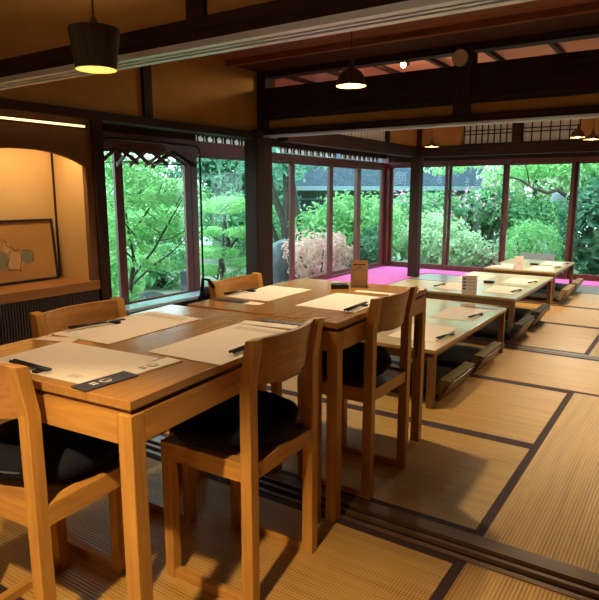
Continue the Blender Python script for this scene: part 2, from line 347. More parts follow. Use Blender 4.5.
# left wall of the near and middle rooms --------------------------------
sbox('wall_left', M['plaster'], XW - 0.1, XW, YF, P2 + 0.06, 1.758, 2.50)
sbox('trim_12', M['dark_y'], XW - 0.1, XW + 0.04, YF, P2 + 0.08, 1.702, 1.758)
sbox('trim_13', M['dark'], XW - 0.1, XW + 0.03, 3.236, 3.316, 1.758, 2.34)
sbox('trim_15', M['post'], XW - 0.10, XW + 0.025, 2.757, 2.844, -0.05, 1.702, bevel=0.004)
sbox('trim_16', M['post'], XW - 0.10, XW + 0.05, 4.575, 4.825, -0.05, 1.786, bevel=0.006)
def carved_transom(name, along, a0, a1, z0, z1, c, pitch=0.155):
    """a paper strip behind a saw-tooth fretwork rail"""
    mb = MB(); n = max(2, int(round((a1 - a0) / pitch))); w = (a1 - a0) / n
    def P(a, d, z): return (c + d, a, z) if along == 'y' else (a, c + d, z)
    mb.prism([P(a0, -0.012, z0), P(a1, -0.012, z0), P(a1, -0.012, z1), P(a0, -0.012, z1)], (-0.004, 0, 0) if along == 'y' else (0, 0.004, 0), 0)
    h = z1 - z0
    v = (0.01, 0, 0) if along == 'y' else (0, -0.01, 0)
    for i in range(n):
        s = a0 + i * w
        # dark funnel between two pale bell shapes, and a slim upright
        mb.prism([P(s - 0.02 * w, 0, z0), P(s + 0.10 * w, 0, z0), P(s + 0.02 * w, 0, z0 + 0.55 * h), P(s + 0.24 * w, 0, z1), P(s - 0.02 * w, 0, z1)], v, 1)
        mb.prism([P(s + 0.58 * w, 0, z0), P(s + 0.68 * w, 0, z0), P(s + 0.68 * w, 0, z1), P(s + 0.42 * w, 0, z1), P(s + 0.62 * w, 0, z0 + 0.5 * h)], v, 1)
        mb.prism([P(s + 0.88 * w, 0, z0), P(s + 0.98 * w, 0, z0), P(s + 0.98 * w, 0, z1), P(s + 0.84 * w, 0, z1)], v, 1)
    return struct(mb.build(name, [M['shoji'], M['dark']]))
# glazed veranda outside the inner line: near bay
sbox('trim_18', M['redwood'], XL - 0.06, XL + 0.02, 3.42, 5.50, kz(1.60), kz(1.735))
carved_transom('trim_19', 'y', 4.60, 5.46, kz(1.738), kz(1.798), XL)
sbox('trim_20', M['dark_y'], XL - 0.08, XL, 3.42, 4.58, kz(1.735), kz(1.80))
sbox('trim_17', M['dark_y'], XL - 0.08, XL + 0.02, 3.42, 5.80, kz(1.80), kz(1.86))
sbox('trim_28', M['post'], XL - 0.08, XL + 0.05, 5.501, 5.80, -0.05, kz(1.86))
sbox('wall_veranda_end', M['plaster'], XL - 0.1, XW - 0.10, 2.76, 2.84, -0.05, 2.50)
sbox('wall_veranda_left', M['plaster'], XL - 0.1, XL, 2.84, 3.42, -0.05, 2.10)
sbox('ceiling_veranda_near', M['ceil'], XL - 0.1, XW - 0.10, 2.84, 4.83, 2.10, 2.15)
# glazed veranda on the far left
ZL = 1.545
sbox('trim_21', M['redwood'], XL - 0.06, XL + 0.02, 5.80, YB, kz(1.60), kz(1.69))
carved_transom('trim_22', 'y', 6.05, 7.38, kz(1.70), kz(1.765), XL)
carved_transom('trim_23', 'y', 7.52, 8.70, kz(1.70), kz(1.765), XL)
sbox('trim_24', M['dark_y'], XL - 0.06, XL + 0.02, 5.80, YB, kz(1.765), kz(1.86))
sbox('wall_left_far', M['plaster'], XL - 0.1, XL, 3.42, YB + 0.1, kz(1.86), 2.50)
sbox('baseboard_left', M['redwood'], XL - 0.07, XL + 0.03, 5.80, YB, -0.05, 0.035)
sbox('baseboard_left_near', M['post'], XL - 0.07, XL + 0.02, 3.42, 5.50, -0.05, 0.165)

def sash(name, along, a0, a1, z0, z1, c, st=0.045, bot=0.06, top=0.03, mid=(), th=0.03):
    """sliding glazed door: four-sided frame with a pane; a child handle"""
    mb = MB()
    def bx(u0, u1, w0, w1):
        if along == 'y': mb.box(c - th / 2, c + th / 2, u0, u1, w0, w1)
        else: mb.box(u0, u1, c - th / 2, c + th / 2, w0, w1)
    bx(a0, a0 + st, z0, z1); bx(a1 - st, a1, z0, z1); bx(a0 + st, a1 - st, z0, z0 + bot); bx(a0 + st, a1 - st, z1 - top, z1)
    fr = struct(mb.build(name, M['redwood'], bevel=0.003))
    p = MB()
    if along == 'y': p.box(c - 0.002, c + 0.002, a0 + st, a1 - st, z0 + bot, z1 - top)
    else: p.box(a0 + st, a1 - st, c - 0.002, c + 0.002, z0 + bot, z1 - top)
    p.build('pane', M['glass'], fr)
    h = MB()
    if along == 'y': h.box(c + th / 2, c + th / 2 + 0.004, a0 + 0.012, a0 + 0.03, 0.76, 0.86)
    else: h.box(a0 + 0.012, a0 + 0.03, c - th / 2 - 0.004, c - th / 2, 0.76, 0.86)
    h.build('handle', M['brass'], fr)
    return fr
zt = kz(1.60)
sash('window_1', 'y', 3.42, 3.60, 0.165, zt, XL - 0.045, st=0.03, bot=0.03)
sash('window_2', 'y', 3.545, 4.49, 0.165, zt, XL - 0.01, st=0.085, bot=0.045)
sash('window_3', 'y', 4.53, 5.50, 0.165, zt, XL - 0.045, st=0.06, bot=0.045)
sbox('trim_25', M['redwood'], XL - 0.029, XL + 0.01, 4.49, 4.575, 0.165, zt)
sash('window_4', 'y', 5.80, 6.36, 0.03, zt, XL - 0.04, st=0.06, bot=0.05)
sash('window_5', 'y', 6.26, 7.31, 0.03, zt, XL - 0.005, st=0.09, bot=0.05)
sash('window_6', 'y', 7.25, 8.14, 0.03, zt, XL - 0.04, st=0.10, bot=0.05)
sash('window_7', 'y', 8.02, 8.96, 0.03, zt, XL - 0.005, st=0.12, bot=0.05)

# alcove ------------------------------------------------------------
AX = -3.95; AY0, AY1 = 1.80, 2.70; AZ = 0.58; ZR = 1.702
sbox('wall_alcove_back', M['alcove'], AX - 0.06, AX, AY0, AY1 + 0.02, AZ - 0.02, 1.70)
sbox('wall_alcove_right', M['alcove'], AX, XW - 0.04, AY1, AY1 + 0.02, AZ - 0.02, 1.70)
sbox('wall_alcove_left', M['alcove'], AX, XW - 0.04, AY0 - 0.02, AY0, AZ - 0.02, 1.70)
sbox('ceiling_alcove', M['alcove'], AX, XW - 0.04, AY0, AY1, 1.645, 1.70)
sbox('trim_26', M['post'], AX, AX + 0.010, AY1 - 0.012, AY1, AZ, 1.645)
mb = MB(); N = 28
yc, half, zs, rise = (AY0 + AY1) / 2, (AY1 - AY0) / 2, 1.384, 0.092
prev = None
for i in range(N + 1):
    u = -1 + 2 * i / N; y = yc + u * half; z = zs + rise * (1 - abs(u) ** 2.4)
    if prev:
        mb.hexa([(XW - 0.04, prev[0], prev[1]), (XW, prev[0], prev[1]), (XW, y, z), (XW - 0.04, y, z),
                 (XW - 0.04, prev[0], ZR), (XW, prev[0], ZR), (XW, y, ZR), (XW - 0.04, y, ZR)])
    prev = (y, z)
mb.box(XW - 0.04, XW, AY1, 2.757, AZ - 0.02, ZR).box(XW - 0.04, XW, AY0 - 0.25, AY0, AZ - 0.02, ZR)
struct(mb.build('wall_alcove_front', principled('shaded_brown_plaster', (0.17, 0.075, 0.026), 0.85, var_scale=6, color2=(0.14, 0.06, 0.02))))  # shadow on this wall painted in as a darker brown base colour
sbox('trim_27', M['alcove_board'], AX, XW + 0.012, AY0 - 0.25, 2.757, 0.514, AZ, bevel=0.004)
mb = MB().box(XW - 0.04, XW - 0.012, AY0 - 0.25, 2.757, -0.05, 0.514)
y = AY0 - 0.25
while y < 2.745:
    mb.box(XW - 0.012, XW - 0.002, y, y + 0.010, 0.0, 0.514); y += 0.0196
struct(mb.build('wall_alcove_base', principled('slat_base', (0.050, 0.030, 0.030), 0.5)))
sbox('wall_left_near', M['plaster'], XW - 0.1, XW, YF, AY0 - 0.25, -0.05, 1.702)

# tube light above the arch
tl = thing('tube_light', 'slim glowing tube light above the arched alcove', 'light', (XW + 0.02, 2.0, 1.647))
MB().tube([(0, -0.5, 0), (0, 0.695, 0)], 0.0072, 10).build('tube', M['tube'], tl)
MB().box(-0.02, -0.006, -0.5, 0.73, -0.010, 0.010).build('channel', M['dark_y'], tl)
MB().tube([(0, 0.695, 0), (0, 0.73, 0)], 0.009, 10).build('end_cap', M['brass'], tl)
# picture leaning in the alcove
pf = thing('framed_painting', 'dark framed brush painting on gold paper leaning in the alcove', 'picture', (AX + 0.065, 2.235, AZ + 0.002), 0)
pf.rotation_euler = (0, R(-5), 0)
pw, ph = 0.40, 0.437
mb = MB()
for b in ((-pw, pw, 0, 0.016), (-pw, pw, ph - 0.016, ph), (-pw, -pw + 0.016, 0.016, ph - 0.016), (pw - 0.016, pw, 0.016, ph - 0.016)):
    mb.box(0, 0.018, b[0], b[1], b[2], b[3])
mb.build('frame', M['black'], pf)
pn = MB().box(0.001, 0.008, -pw + 0.016, pw - 0.016, 0.016, ph - 0.016).build('painting', M['art'], pf)
def blob(mb, cy, cz, ry, rz, x=0.0085, mi=0, n=20, wob=0.1, seed=1):
    rr = random.Random(seed)
    ring = [(x, cy + ry * math.cos(2 * math.pi * k / n) * (1 + wob * (rr.random() - .5)), cz + rz * math.sin(2 * math.pi * k / n) * (1 + wob * (rr.random() - .5))) for k in range(n)]
    mb.prism(ring, (0.0006, 0, 0), mi)
mb = MB()
blob(mb, 0.172, 0.178, 0.045, 0.050, 0.0085, 0, 24, 0.03); blob(mb, -0.015, 0.165, 0.05, 0.07, 0.0085, 0, 24, 0.03, seed=3)
blob(mb, 0.080, 0.155, 0.060, 0.064, 0.0083, 1, 24, 0.12, seed=4); blob(mb, 0.03, 0.25, 0.025, 0.037, 0.0085, 1, 20, 0.1, seed=6)
for a in ((0.01, 0.31, 0.035, 0.26), (0.035, 0.26, 0.094, 0.225), (0.094, 0.225, 0.127, 0.233), (0.05, 0.225, 0.02, 0.125), (0.11, 0.10, 0.135, 0.20), (0.02, 0.10, 0.12, 0.083), (0.144, 0.225, 0.22, 0.208), (0.22, 0.208, 0.21, 0.14)):
    mb.tube([(0.009, a[0], a[1]), (0.009, (a[0] + a[2]) / 2 + 0.007, (a[1] + a[3]) / 2 + 0.008), (0.009, a[2], a[3])], 0.0019, 5, 2)
mb.build('brushwork', [M['arta'], M['artb'], M['ink']], pn)

# inner line of posts and beams around the engawa
sbox('trim_50', M['post'], -3.45, -3.31, 8.02, 8.16, -0.05, 1.69, bevel=0.008)
sbox('trim_51', M['dark_y'], -3.46, -3.34, P2 + 0.085, 8.02, 1.69, 1.83)
sbox('trim_52', M['dark'], -3.46, XR, 8.03, 8.15, 1.69, 1.83)
sbox('wall_inner_back', M['plaster'], -3.46, -2.75, 8.06, 8.12, 1.83, 2.42)
sbox('wall_inner_back_top', M['plaster'], -2.75, -1.28, 8.06, 8.12, 2.16, 2.42)
sbox('wall_inner_back_right', M['plaster'], -1.28, XR, 8.06, 8.12, 1.83, 2.42)
sbox('wall_inner_left', M['plaster'], -3.43, -3.37, P2 + 0.085, 8.06, 2.10, 2.18)
sbox('wall_inner_left_end', M['plaster'], -3.43, -3.37, 7.10, 8.06, 1.83, 2.10)
sbox('trim_53', M['dark'], -2.085, -1.965, 8.03, 8.15, 1.83, 2.42)
sbox('trim_54', M['post'], -3.46, -3.34, 7.05, 7.10, 1.83, 2.10)
sbox('trim_541', M['post'], -3.46, -3.31, 8.02, 8.16, 1.83, 2.42)
def shoji_transom(name, x0, x1, z0, z1, n):
    mb = MB().box(x0, x1, 8.10, 8.104, z0, z1)
    w = (x1 - x0) / n
    for i in range(n + 1): mb.box(x0 + i * w - 0.006, x0 + i * w + 0.006, 8.08, 8.10, z0, z1, 1)
    for f in (0.0, 0.40, 0.55, 1.0): mb.box(x0, x1, 8.082, 8.098, z0 + (z1 - z0) * f - 0.006, z0 + (z1 - z0) * f + 0.006, 1)
    return struct(mb.build(name, [M['shoji'], M['dark']]))
shoji_transom('window_30', -2.72, -2.085, 1.84, 2.15, 8)
shoji_transom('window_31', -1.965, -1.30, 1.84, 2.15, 6)
mb = MB()
y = 4.9
while y < 7.04:
    mb.box(-3.405, -3.39, y, y + 0.045, 1.83, 2.10); y += 0.082
struct(mb.build('trim_55', M['shoji']))
sbox('trim_56', M['dark_y'], -3.44, -3.36, P2 + 0.085, 7.06, 2.06, 2.10)
# engawa ceiling
sbox('ceiling_veranda', M['ceil'], XL, XR, 8.12, YB + 0.1, 2.10, 2.15)

# back wall of windows
zb = kz(1.63)
sbox('trim_57', M['redwood'], XL - 0.05, XR, YB - 0.02, YB + 0.06, zb, kz(1.70))
sbox('trim_58', M['dark'], XL - 0.05, XR, YB - 0.02, YB + 0.06, kz(1.70), kz(1.86))
sbox('wall_back', M['plaster'], XL - 0.1, XR, YB, YB + 0.08, kz(1.86), 2.50)
sbox('baseboard_back', M['redwood'], XL - 0.05, XR, YB - 0.03, YB + 0.07, -0.05, 0.02)
sbox('trim_59', M['redwood'], XL - 0.06, XL + 0.07, YB - 0.04, YB + 0.08, -0.05, kz(1.86))
xs = [-4.23, -3.25, -2.385, -1.46, -0.5, 0.46]
for i in range(len(xs) - 1):
    a, b = xs[i], xs[i + 1]
    sash('window_%d' % (10 + i), 'x', a - (0.0 if i == 0 else 0.05), b + 0.05, 0.02, zb, YB + (0.02 if i % 2 else 0.05), st=0.05 if i < 2 else 0.085, bot=0.065, top=0.02, th=0.025)
sbox('wall_back_daylight_stop', M['plaster'], 0.51, XR, YB, YB + 0.08, -0.05, kz(1.86))  # unseen wall put here instead of more windows, to cut daylight
sbox('trim_60', M['post'], -1.455, -1.415, YB - 0.02, YB + 0.05, 0.02, zb)
# walls out of frame that close the rooms
sbox('wall_right', M['plaster'], XR, XR + 0.1, YF, YB + 0.1, -0.15, 2.6)
sbox('wall_front', M['plaster'], XL - 0.6, XR + 0.1, YF - 0.1, YF, -0.15, 2.6)
sbox('roof_slab', M['dark'], XL - 0.65, XR + 0.2, YF - 0.2, YB + 0.5, 2.60, 2.75)
sbox('trim_61', M['dark_y'], XL - 0.75, XL - 0.1, 2.84, YB + 0.6, 2.35, 2.60)
sbox('trim_62', M['dark'], XL - 0.75, XR + 0.4, YB + 0.1, YB + 0.65, 2.35, 2.60)

# window ledge
sbox('trim_63', M['ledge'], XL + 0.02, XL + 0.23, 3.42, 4.62, 0.168, 0.195, bevel=0.004)
sbox('trim_64', M['post'], XL + 0.02, XL + 0.21, 3.42, 4.60, -0.05, 0.168)

# ------------------------------------------------------------------ clothes rack and hangers
RX = XL + 0.26
rk = thing('clothes_rack', 'dark tubular clothes rack with rounded corners before the left window', 'clothes rack', (RX, 3.785, 0.0))
ya, yb2, z0, z1, rc = -0.565, 0.565, 0.165, 1.64, 0.06
loop = []
for cy, cz, a0 in ((yb2 - rc, z1 - rc, 0), (ya + rc, z1 - rc, 90), (ya + rc, z0 + rc, 180), (yb2 - rc, z0 + rc, 270)):
    for k in range(6): a = R(a0 + 18 * k); loop.append((0, cy + rc * math.cos(a), cz + rc * math.sin(a)))
MB().tube(loop, 0.011, 10, closed=True).build('frame', M['steel'], rk)
for s in (ya + 0.1, yb2 - 0.1):
    MB().tube([(0, s, z0), (0, s, 0.02), ], 0.012, 8).build('leg', M['steel'], rk)
    MB().tube([(-0.04, s, 0.013), (0.22, s, 0.013)], 0.012, 8).build('foot', M['steel'], rk)
HG = 'clothes hangers on the tubular rack'
def make_hanger(mat, thick):
    t = thing('clothes_hanger', '', 'clothes hanger', (0, 0, 0), 0, HG)
    mb = MB()
    n = 9; up = []; dn = []
    for i in range(n):
        u = -1 + 2 * i / (n - 1); x = 0.215 * u; z = -0.045 - 0.115 * abs(u) ** 1.15
        up.append((x, -thick / 2, z + 0.014)); dn.append((x, -thick / 2, z - 0.012 - 0.01 * abs(u)))
    for i in range(n - 1):
        q = [dn[i], dn[i + 1], up[i + 1], up[i]]
        mb.prism(q, (0, thick, 0))
    mb.build('shoulder', mat, t)
    MB().tube([(-0.19, 0, -0.152), (0.19, 0, -0.152)], 0.004, 6).build('bar', mat, t)
    pts = [(0, 0, -0.04), (0, 0, -0.02)] + [(0.022 * math.sin(R(a)) * 1.0, 0, 0.0 - 0.022 * math.cos(R(a)) + 0.002) for a in range(0, 260, 26)]
    MB().tube(pts, 0.002, 6).build('hook', M['wire'], t)
    return t
h0 = make_hanger(M['hanger'], 0.014)
HL = ['wooden clothes hanger at the left end of the tubular rack', 'wooden clothes hanger second from the left end of the tubular rack', 'wooden clothes hanger third from the left, in the middle of the tubular rack',
      'clothes hanger just left of the thick dark one on the rack', 'thick dark clothes hanger nearest the right end of the rack']
hz = 1.605
for i, (yy, rz) in enumerate(((3.37, 6), (3.52, -4), (3.70, 5), (3.90, 14), (4.0, 20))):
    h = h0 if i == 0 else (clone(h0, (0, 0, 0), 0, '') if i < 4 else make_hanger(M['black'], 0.045))
    h.location = (RX, yy, hz); h.rotation_euler = (0, 0, R(rz)); h['label'] = HL[i]

# ------------------------------------------------------------------ pendants
def pendant(name, label, loc, ztop, kind):
    t = thing(name, label, 'pendant lamp', loc, 0, None)
    if kind == 'uplight_cup':
        MB().lathe([(0.02, 0.0), (0.058, 0.003), (0.09, 0.09)], (0, 0, -0.05), seg=32).build('shade', M['shade'], t)
        top = 0.06
    elif kind == 'bucket':
        MB().lathe([(0.058, 0.0), (0.072, 0.105), (0.071, 0.112), (0.02, 0.113), (0.012, 0.118)], seg=32).build('shade', M['shade'], t)
        MB().lathe([(0.0575, 0.0005), (0.070, 0.104), (0.0, 0.105)], seg=32).build('lining', M['shadein'], t)
        top = 0.118
    else:
        s = 1.0 if kind == 'dome' else 0.8
        prof = [(0.076, 0.0), (0.073, 0.012), (0.064, 0.045), (0.05, 0.066), (0.028, 0.08), (0.014, 0.09), (0.012, 0.105)] if kind == 'dome' else [(0.085, 0), (0.08, 0.01), (0.05, 0.035), (0.024, 0.05), (0.015, 0.075)]
        MB().lathe(prof, seg=32).build('shade', M['dome'], t)
        MB().lathe([(r - 0.002, z - 0.0005) for r, z in prof[:-2]] + [(0, prof[-3][1])], seg=32).build('lining', M['shadein'], t)
        top = prof[-1][1]
    MB().lathe([(0.011, 0), (0.013, 0.012), (0.009, 0.028), (0.004, 0.034)], (0, 0, top - 0.004), 16, cap=True).build('cap', M['brass'], t)
    MB().tube([(0, 0, top + 0.02), (0.0, 0, ztop - loc[2])], 0.003, 6).build('cord', M['cord'], t)
    bz = 0.032 if kind == 'bucket' else 0.014
    if kind == 'bucket':
        MB().lathe([(0.0, -0.02), (0.018, -0.01), (0.022, 0.005), (0.012, 0.03), (0.009, 0.06)], (0, 0, bz), 16).build('bulb', M['bulbdim'], t)
    else:
        MB().lathe([(0.0, -0.018), (0.016, -0.010), (0.02, 0.004), (0.012, 0.026), (0.009, 0.04)], (0, 0, bz), 16).build('bulb', M['bulb'], t)
    return t
def lamp_light(name, loc, power, color=(1.0, 0.66, 0.32), rad=0.03, angle=150, blend=0.5):
    d = bpy.data.lights.new(name, 'SPOT'); d.energy = power; d.color = color; d.shadow_soft_size = rad; d.spot_size = R(angle); d.spot_blend = blend
    o = bpy.data.objects.new(name, d); col.objects.link(o); o.location = loc
    return o
pendant('pendant_lamp', 'black bucket shaded pendant lamp over the nearest standing table', (-1.50, 1.19, 1.552), 2.50, 'bucket')
pendant('pendant_lamp', 'dark dome pendant lamp with bright bulb hanging just past the grooved beam', (-1.50, 2.72, 1.722), 2.335, 'dome')
pendant('pendant_lamp', 'small flat pendant lamp hanging in front of the plaster wall over the corner', (-2.60, 6.62, 1.715), 2.42, 'flat')
pendant('pendant_lamp', 'left lamp of the pair of bright pendants at the right picture edge', (-1.14, 7.0, 1.775), 2.42, 'dome')
pendant('pendant_lamp', 'right lamp of the pair of bright pendants at the right picture edge', (-0.91, 6.40, 1.70), 2.42, 'flat')
WARM = (1.0, 0.73, 0.44)
lamp_light('pendant_beam', (-1.50, 1.19, 1.57), 8, WARM, angle=110)
WARM2 = (1.0, 0.80, 0.54)
lamp_light('pendant_beam', (-1.50, 2.72, 1.715), 40, WARM2, angle=165)
lamp_light('pendant_beam', (-2.60, 6.62, 1.71), 24, WARM2, angle=165)
lamp_light('pendant_beam', (-1.14, 7.0, 1.76), 42, WARM2, angle=165)
lamp_light('pendant_beam', (-0.91, 6.40, 1.69), 42, WARM2, angle=165)
# pendants of the same rooms outside the frame, then two added fill lamps
pendant('pendant_lamp', 'bucket shaded pendant lamp hanging in the near room outside the picture', (-0.70, -0.10, 1.80), 2.50, 'bucket')
lamp_light('pendant_beam', (-0.70, -0.10, 1.81), 105, WARM, angle=102, blend=0.3)
pendant('pendant_lamp', 'dome pendant lamp hanging over the tatami right of the picture', (0.65, 3.9, 2.0), 2.335, 'dome')
lamp_light('pendant_beam', (0.65, 3.9, 1.99), 85, WARM2, angle=100, blend=0.6)
ul = lamp_light('wall_wash_uplight', (-1.9, 0.95, 1.87), 75, WARM, angle=170); ul.rotation_euler = (R(180), 0, 0)  # added unseen spot aimed up to brighten the plaster above the beam
pendant('pendant_lamp', 'added open cup of the unseen uplight that brightens the partition plaster', (-1.9, 0.95, 1.80), 2.50, 'uplight_cup')
gl = thing('fill_globe', 'added paper globe behind the camera for ambient fill light', 'pendant lamp', (-1.6, -1.6, 1.95))  # added unseen lamp, lifts the ambient light of the near room
MB().lathe([(0.15 * math.cos(a), 0.15 * math.sin(a)) for a in [R(x) for x in range(-80, 81, 16)]], seg=24).build('globe', M['shoji'], gl)
MB().tube([(0, 0, 0.14), (0, 0, 0.55)], 0.004, 6).build('cord', M['cord'], gl)
d = bpy.data.lights.new('fill_light', 'POINT'); d.energy = 14; d.color = WARM; d.shadow_soft_size = 0.16
o = bpy.data.objects.new('fill_light', d); col.objects.link(o); o.location = (-1.6, -1.6, 1.72)
# alcove lamp tucked behind the arch
at = thing('alcove_light', 'hidden strip lamp behind the arch of the alcove', 'light', (XW - 0.09, 2.25, 1.612))
MB().box(-0.02, 0.02, -0.42, 0.42, 0, 0.03).build('housing', M['shoji'], at)
d = bpy.data.lights.new('alcove_strip', 'AREA'); d.shape = 'RECTANGLE'; d.size = 0.03; d.size_y = 0.84; d.energy = 3.4; d.color = (1.0, 0.72, 0.40)
o = bpy.data.objects.new('alcove_strip', d); col.objects.link(o); o.location = (XW - 0.09, 2.25, 1.60)
# spot lamp on its track under the far ceiling
st = thing('spot_lamp', 'small ceiling spotlight on a short track seen through the transom', 'spotlight', (-2.353, 5.28, 2.42))
MB().box(-0.04, 0.38, -0.012, 0.012, -0.02, 0).build('track', M['black'], st)
MB().tube([(0, 0, -0.02), (0, 0, -0.06)], 0.008, 8).build('stem', M['black'], st)
MB().tube([(0, 0.04, -0.05), (-0.0, -0.045, -0.08)], 0.028, 14).build('head', M['black'], st)
MB().tube([(0, -0.0455, -0.0802), (0, -0.050, -0.0818)], 0.024, 14).build('lens', M['bulb'], st)
d = bpy.data.lights.new('spot_glow', 'POINT'); d.energy = 12; d.color = (1.0, 0.72, 0.45); d.shadow_soft_size = 0.040
o = bpy.data.objects.new('spot_glow', d); col.objects.link(o); o.location = (-2.353, 5.19, 2.30)
# round speaker on the transom post
sp = thing('wall_speaker', 'round beige speaker disc on the transom post', 'speaker', (-1.62, P2 - 0.09, 2.207))
MB().tube([(0, 0, 0), (0, -0.02, 0)], 0.062, 28).build('rim', M['greyply'], sp)
MB().tube([(0, -0.0201, 0), (0, -0.023, 0)], 0.057, 28).build('grille', M['speaker'], sp)

# ------------------------------------------------------------------ standing tables
TZ = 0.755
def standing_table(name, label, loc, rz, w, l):
    t = thing(name, label, 'table', loc, rz, 'standing oak tables')
    hx, hy = w / 2, l / 2
    MB().box(-hx, hx, -hy, hy, TZ - 0.022, TZ).build('tabletop', M['oak_top'], t, bevel=0.002)
    MB().box(-hx + 0.012, hx - 0.012, -hy + 0.012, hy - 0.012, TZ - 0.034, TZ - 0.022).build('shadow_gap', M['redwood'], t)
    lw = 0.043
    for s in (-1, 1):
        MB().box(*sorted((s * hx, s * (hx - 0.024))), -hy + lw, hy - lw, TZ - 0.105, TZ - 0.034).build('apron', M['oak_y'], t)
        MB().box(-hx + lw, hx - lw, *sorted((s * hy, s * (hy - 0.024))), TZ - 0.105, TZ - 0.034).build('apron', M['oak'], t)
        for q in (-1, 1):
            lg = MB().box(*sorted((s * hx, s * (hx - lw))), *sorted((q * hy, q * (hy - lw))), 0, TZ - 0.034).build('leg', M['oak_v'], t, bevel=0.003)
            if s == 1 and q == 1:
                ring = [(hx - 0.026 + 0.008 * math.cos(a), -0.0015, 0.60 + 0.010 * math.sin(a)) for a in [R(x) for x in range(0, 181, 30)]] + \
                       [(hx - 0.026 + 0.008 * math.cos(a), -0.0015, 0.43 + 0.010 * math.sin(a)) for a in [R(x) for x in range(180, 361, 30)]]
                MB().prism([(x, y + hy - lw, z) for x, y, z in ring], (0, 0.002, 0)).build('finger_groove', M['low_leg'], lg)
    return t
T1 = standing_table('standing_table', 'nearest oak table in the lower left, set with three paper placemats', (-1.366, 1.253, 0), R(4.6), 0.69, 0.925)
T2 = standing_table('standing_table', 'second oak table behind the nearest one, holding the kraft menu card', (-1.366, 2.19, 0), R(2.0), 0.69, 0.90)

# ------------------------------------------------------------------ chairs
def make_chair():
    t = thing('dining_chair', '', 'chair', (0, 0, 0), 0, 'oak dining chairs at the standing tables')
    w, dp = 0.186, 0.172; p = 0.036
    for s in (-1, 1):
        x0, x1 = sorted((s * w, s * (w - p)))
        mb = MB()
        # rear post: straight, then cranked backwards (toward -y) above the bend
        prof = [(-dp, 0.0), (-dp + p + 0.004, 0.0), (-dp + p, 0.69), (-dp + p - 0.022, 0.81), (-dp - 0.022, 0.815), (-dp, 0.69)]
        mb.prism([(x0, y, z) for y, z in prof], (x1 - x0, 0, 0))
        mb.build('leg', M['oak_v'], t, bevel=0.002)
        MB().box(x0 + 0.002 * (s < 0), x1 - 0.002 * (s > 0), dp - p, dp, 0.0, 0.40).build('leg', M['oak_v'], t, bevel=0.002)
        MB().box(x0, x1, -dp + p, dp, 0.398, 0.455).build('side_rail', M['oak_y'], t, bevel=0.002)
        MB().box(x0 + 0.004, x1 - 0.004, -dp + p, dp - p, 0.0, 0.028).build('runner', M['oak_y'], t, bevel=0.002)
    MB().box(-w + p, w - p, dp - 0.03, dp, 0.400, 0.452).build('front_rail', M['oak'], t)
    MB().box(-w + p, w - p, -dp + 0.006, -dp + 0.03, 0.400, 0.448).build('rear_rail', M['oak'], t)
    MB().box(-w + p, w - p, -dp + 0.03, dp - 0.03, 0.432, 0.446).build('seat', M['oak_back'], t)
    # bent backrest between the posts, bowed backwards
    mb = MB(); n = 12
    def yb(u, z): return -dp + p * 0.55 - 0.030 * (1 - u * u) - (max(0, z - 0.69) / 0.12) * 0.022
    for i in range(n):
        u0, u1 = -1 + 2 * i / n, -1 + 2 * (i + 1) / n
        X0, X1 = u0 * (w - p), u1 * (w - p)
        for za, zb_ in ((0.665, 0.74), (0.74, 0.81)):
            za0 = za + (0.012 * (u0 * u0) if za < 0.7 else 0); za1 = za + (0.012 * (u1 * u1) if za < 0.7 else 0)
            th = 0.016
            mb.hexa([(X0, yb(u0, za0), za0), (X1, yb(u1, za1), za1), (X1, yb(u1, za1) + th, za1), (X0, yb(u0, za0) + th, za0),
                     (X0, yb(u0, zb_), zb_), (X1, yb(u1, zb_), zb_), (X1, yb(u1, zb_) + th, zb_), (X0, yb(u0, zb_) + th, zb_)])
    bmesh.ops.remove_doubles(mb.bm, verts=mb.bm.verts[:], dist=0.0002)
    mb.build('backrest', M['oak_back'], t)
    return t
chair0 = make_chair()
chairs = [((-1.440, 0.893, 0), R(4.6), 'front chair at the lower left whose back faces the camera', 'A'),
          ((-1.140, 1.385, 0), R(92), 'chair in the centre foreground pulled to the right side of the nearest table', 'B'),
          ((-1.605, 1.290, 0), R(-88), 'chair tucked under the left side of the nearest table, before the slatted alcove base', 'C'),
          ((-1.597, 2.140, 0), R(-87), 'chair left of the second table with its back before the clipped pine window', 'D'),
          ((-1.148, 2.155, 0), R(90), 'chair at the right side of the second table, before the low tables', 'E')]
for i, (lc, rz, lb, k) in enumerate(chairs):
    c = chair0 if i == 0 else copy_tree(chair0)
    c.location = lc; c.rotation_euler = (0, 0, rz); c['label'] = lb

def cushion_mesh(rx, ry, h, seed, sq=2.4, nu=36, nv=10, wr=0.006):
    rr = random.Random(seed); ph = [rr.random() * 6.28 for _ in range(4)]
    bm = bmesh.new(); rings = []
    for j in range(nv + 1):
        v = -math.pi / 2 + math.pi * j / nv; ring = []
        for i in range(nu):
            a = 2 * math.pi * i / nu
            c_, s_ = math.cos(a), math.sin(a)
            rad = 1 / ((abs(c_) ** sq + abs(s_) ** sq) ** (1 / sq))
            k = max(0.02, math.cos(v)) ** 0.45 if abs(v) < math.pi / 2 - 0.01 else 0.05
            wob = wr * (math.sin(3 * a + ph[0]) + 0.6 * math.sin(7 * a + ph[1] + v * 3))
            ring.append(bm.verts.new(((rx * rad * k + wob * k) * c_, (ry * rad * k + wob * k) * s_, h / 2 + h / 2 * math.sin(v) + 0.4 * wob * math.cos(v))))
        rings.append(ring)
    for A, B in zip(rings, rings[1:]):
        for i in range(nu):
            f = bm.faces.new((A[i], A[(i + 1) % nu], B[(i + 1) % nu], B[i])); f.smooth = True
    bm.faces.new(rings[0][::-1]); bm.faces.new(rings[-1])
    zmin = min(v.co.z for v in bm.verts)
    for v in bm.verts: v.co.z -= zmin
    m = MB(); m.bm.free(); m.bm = bm
    return m
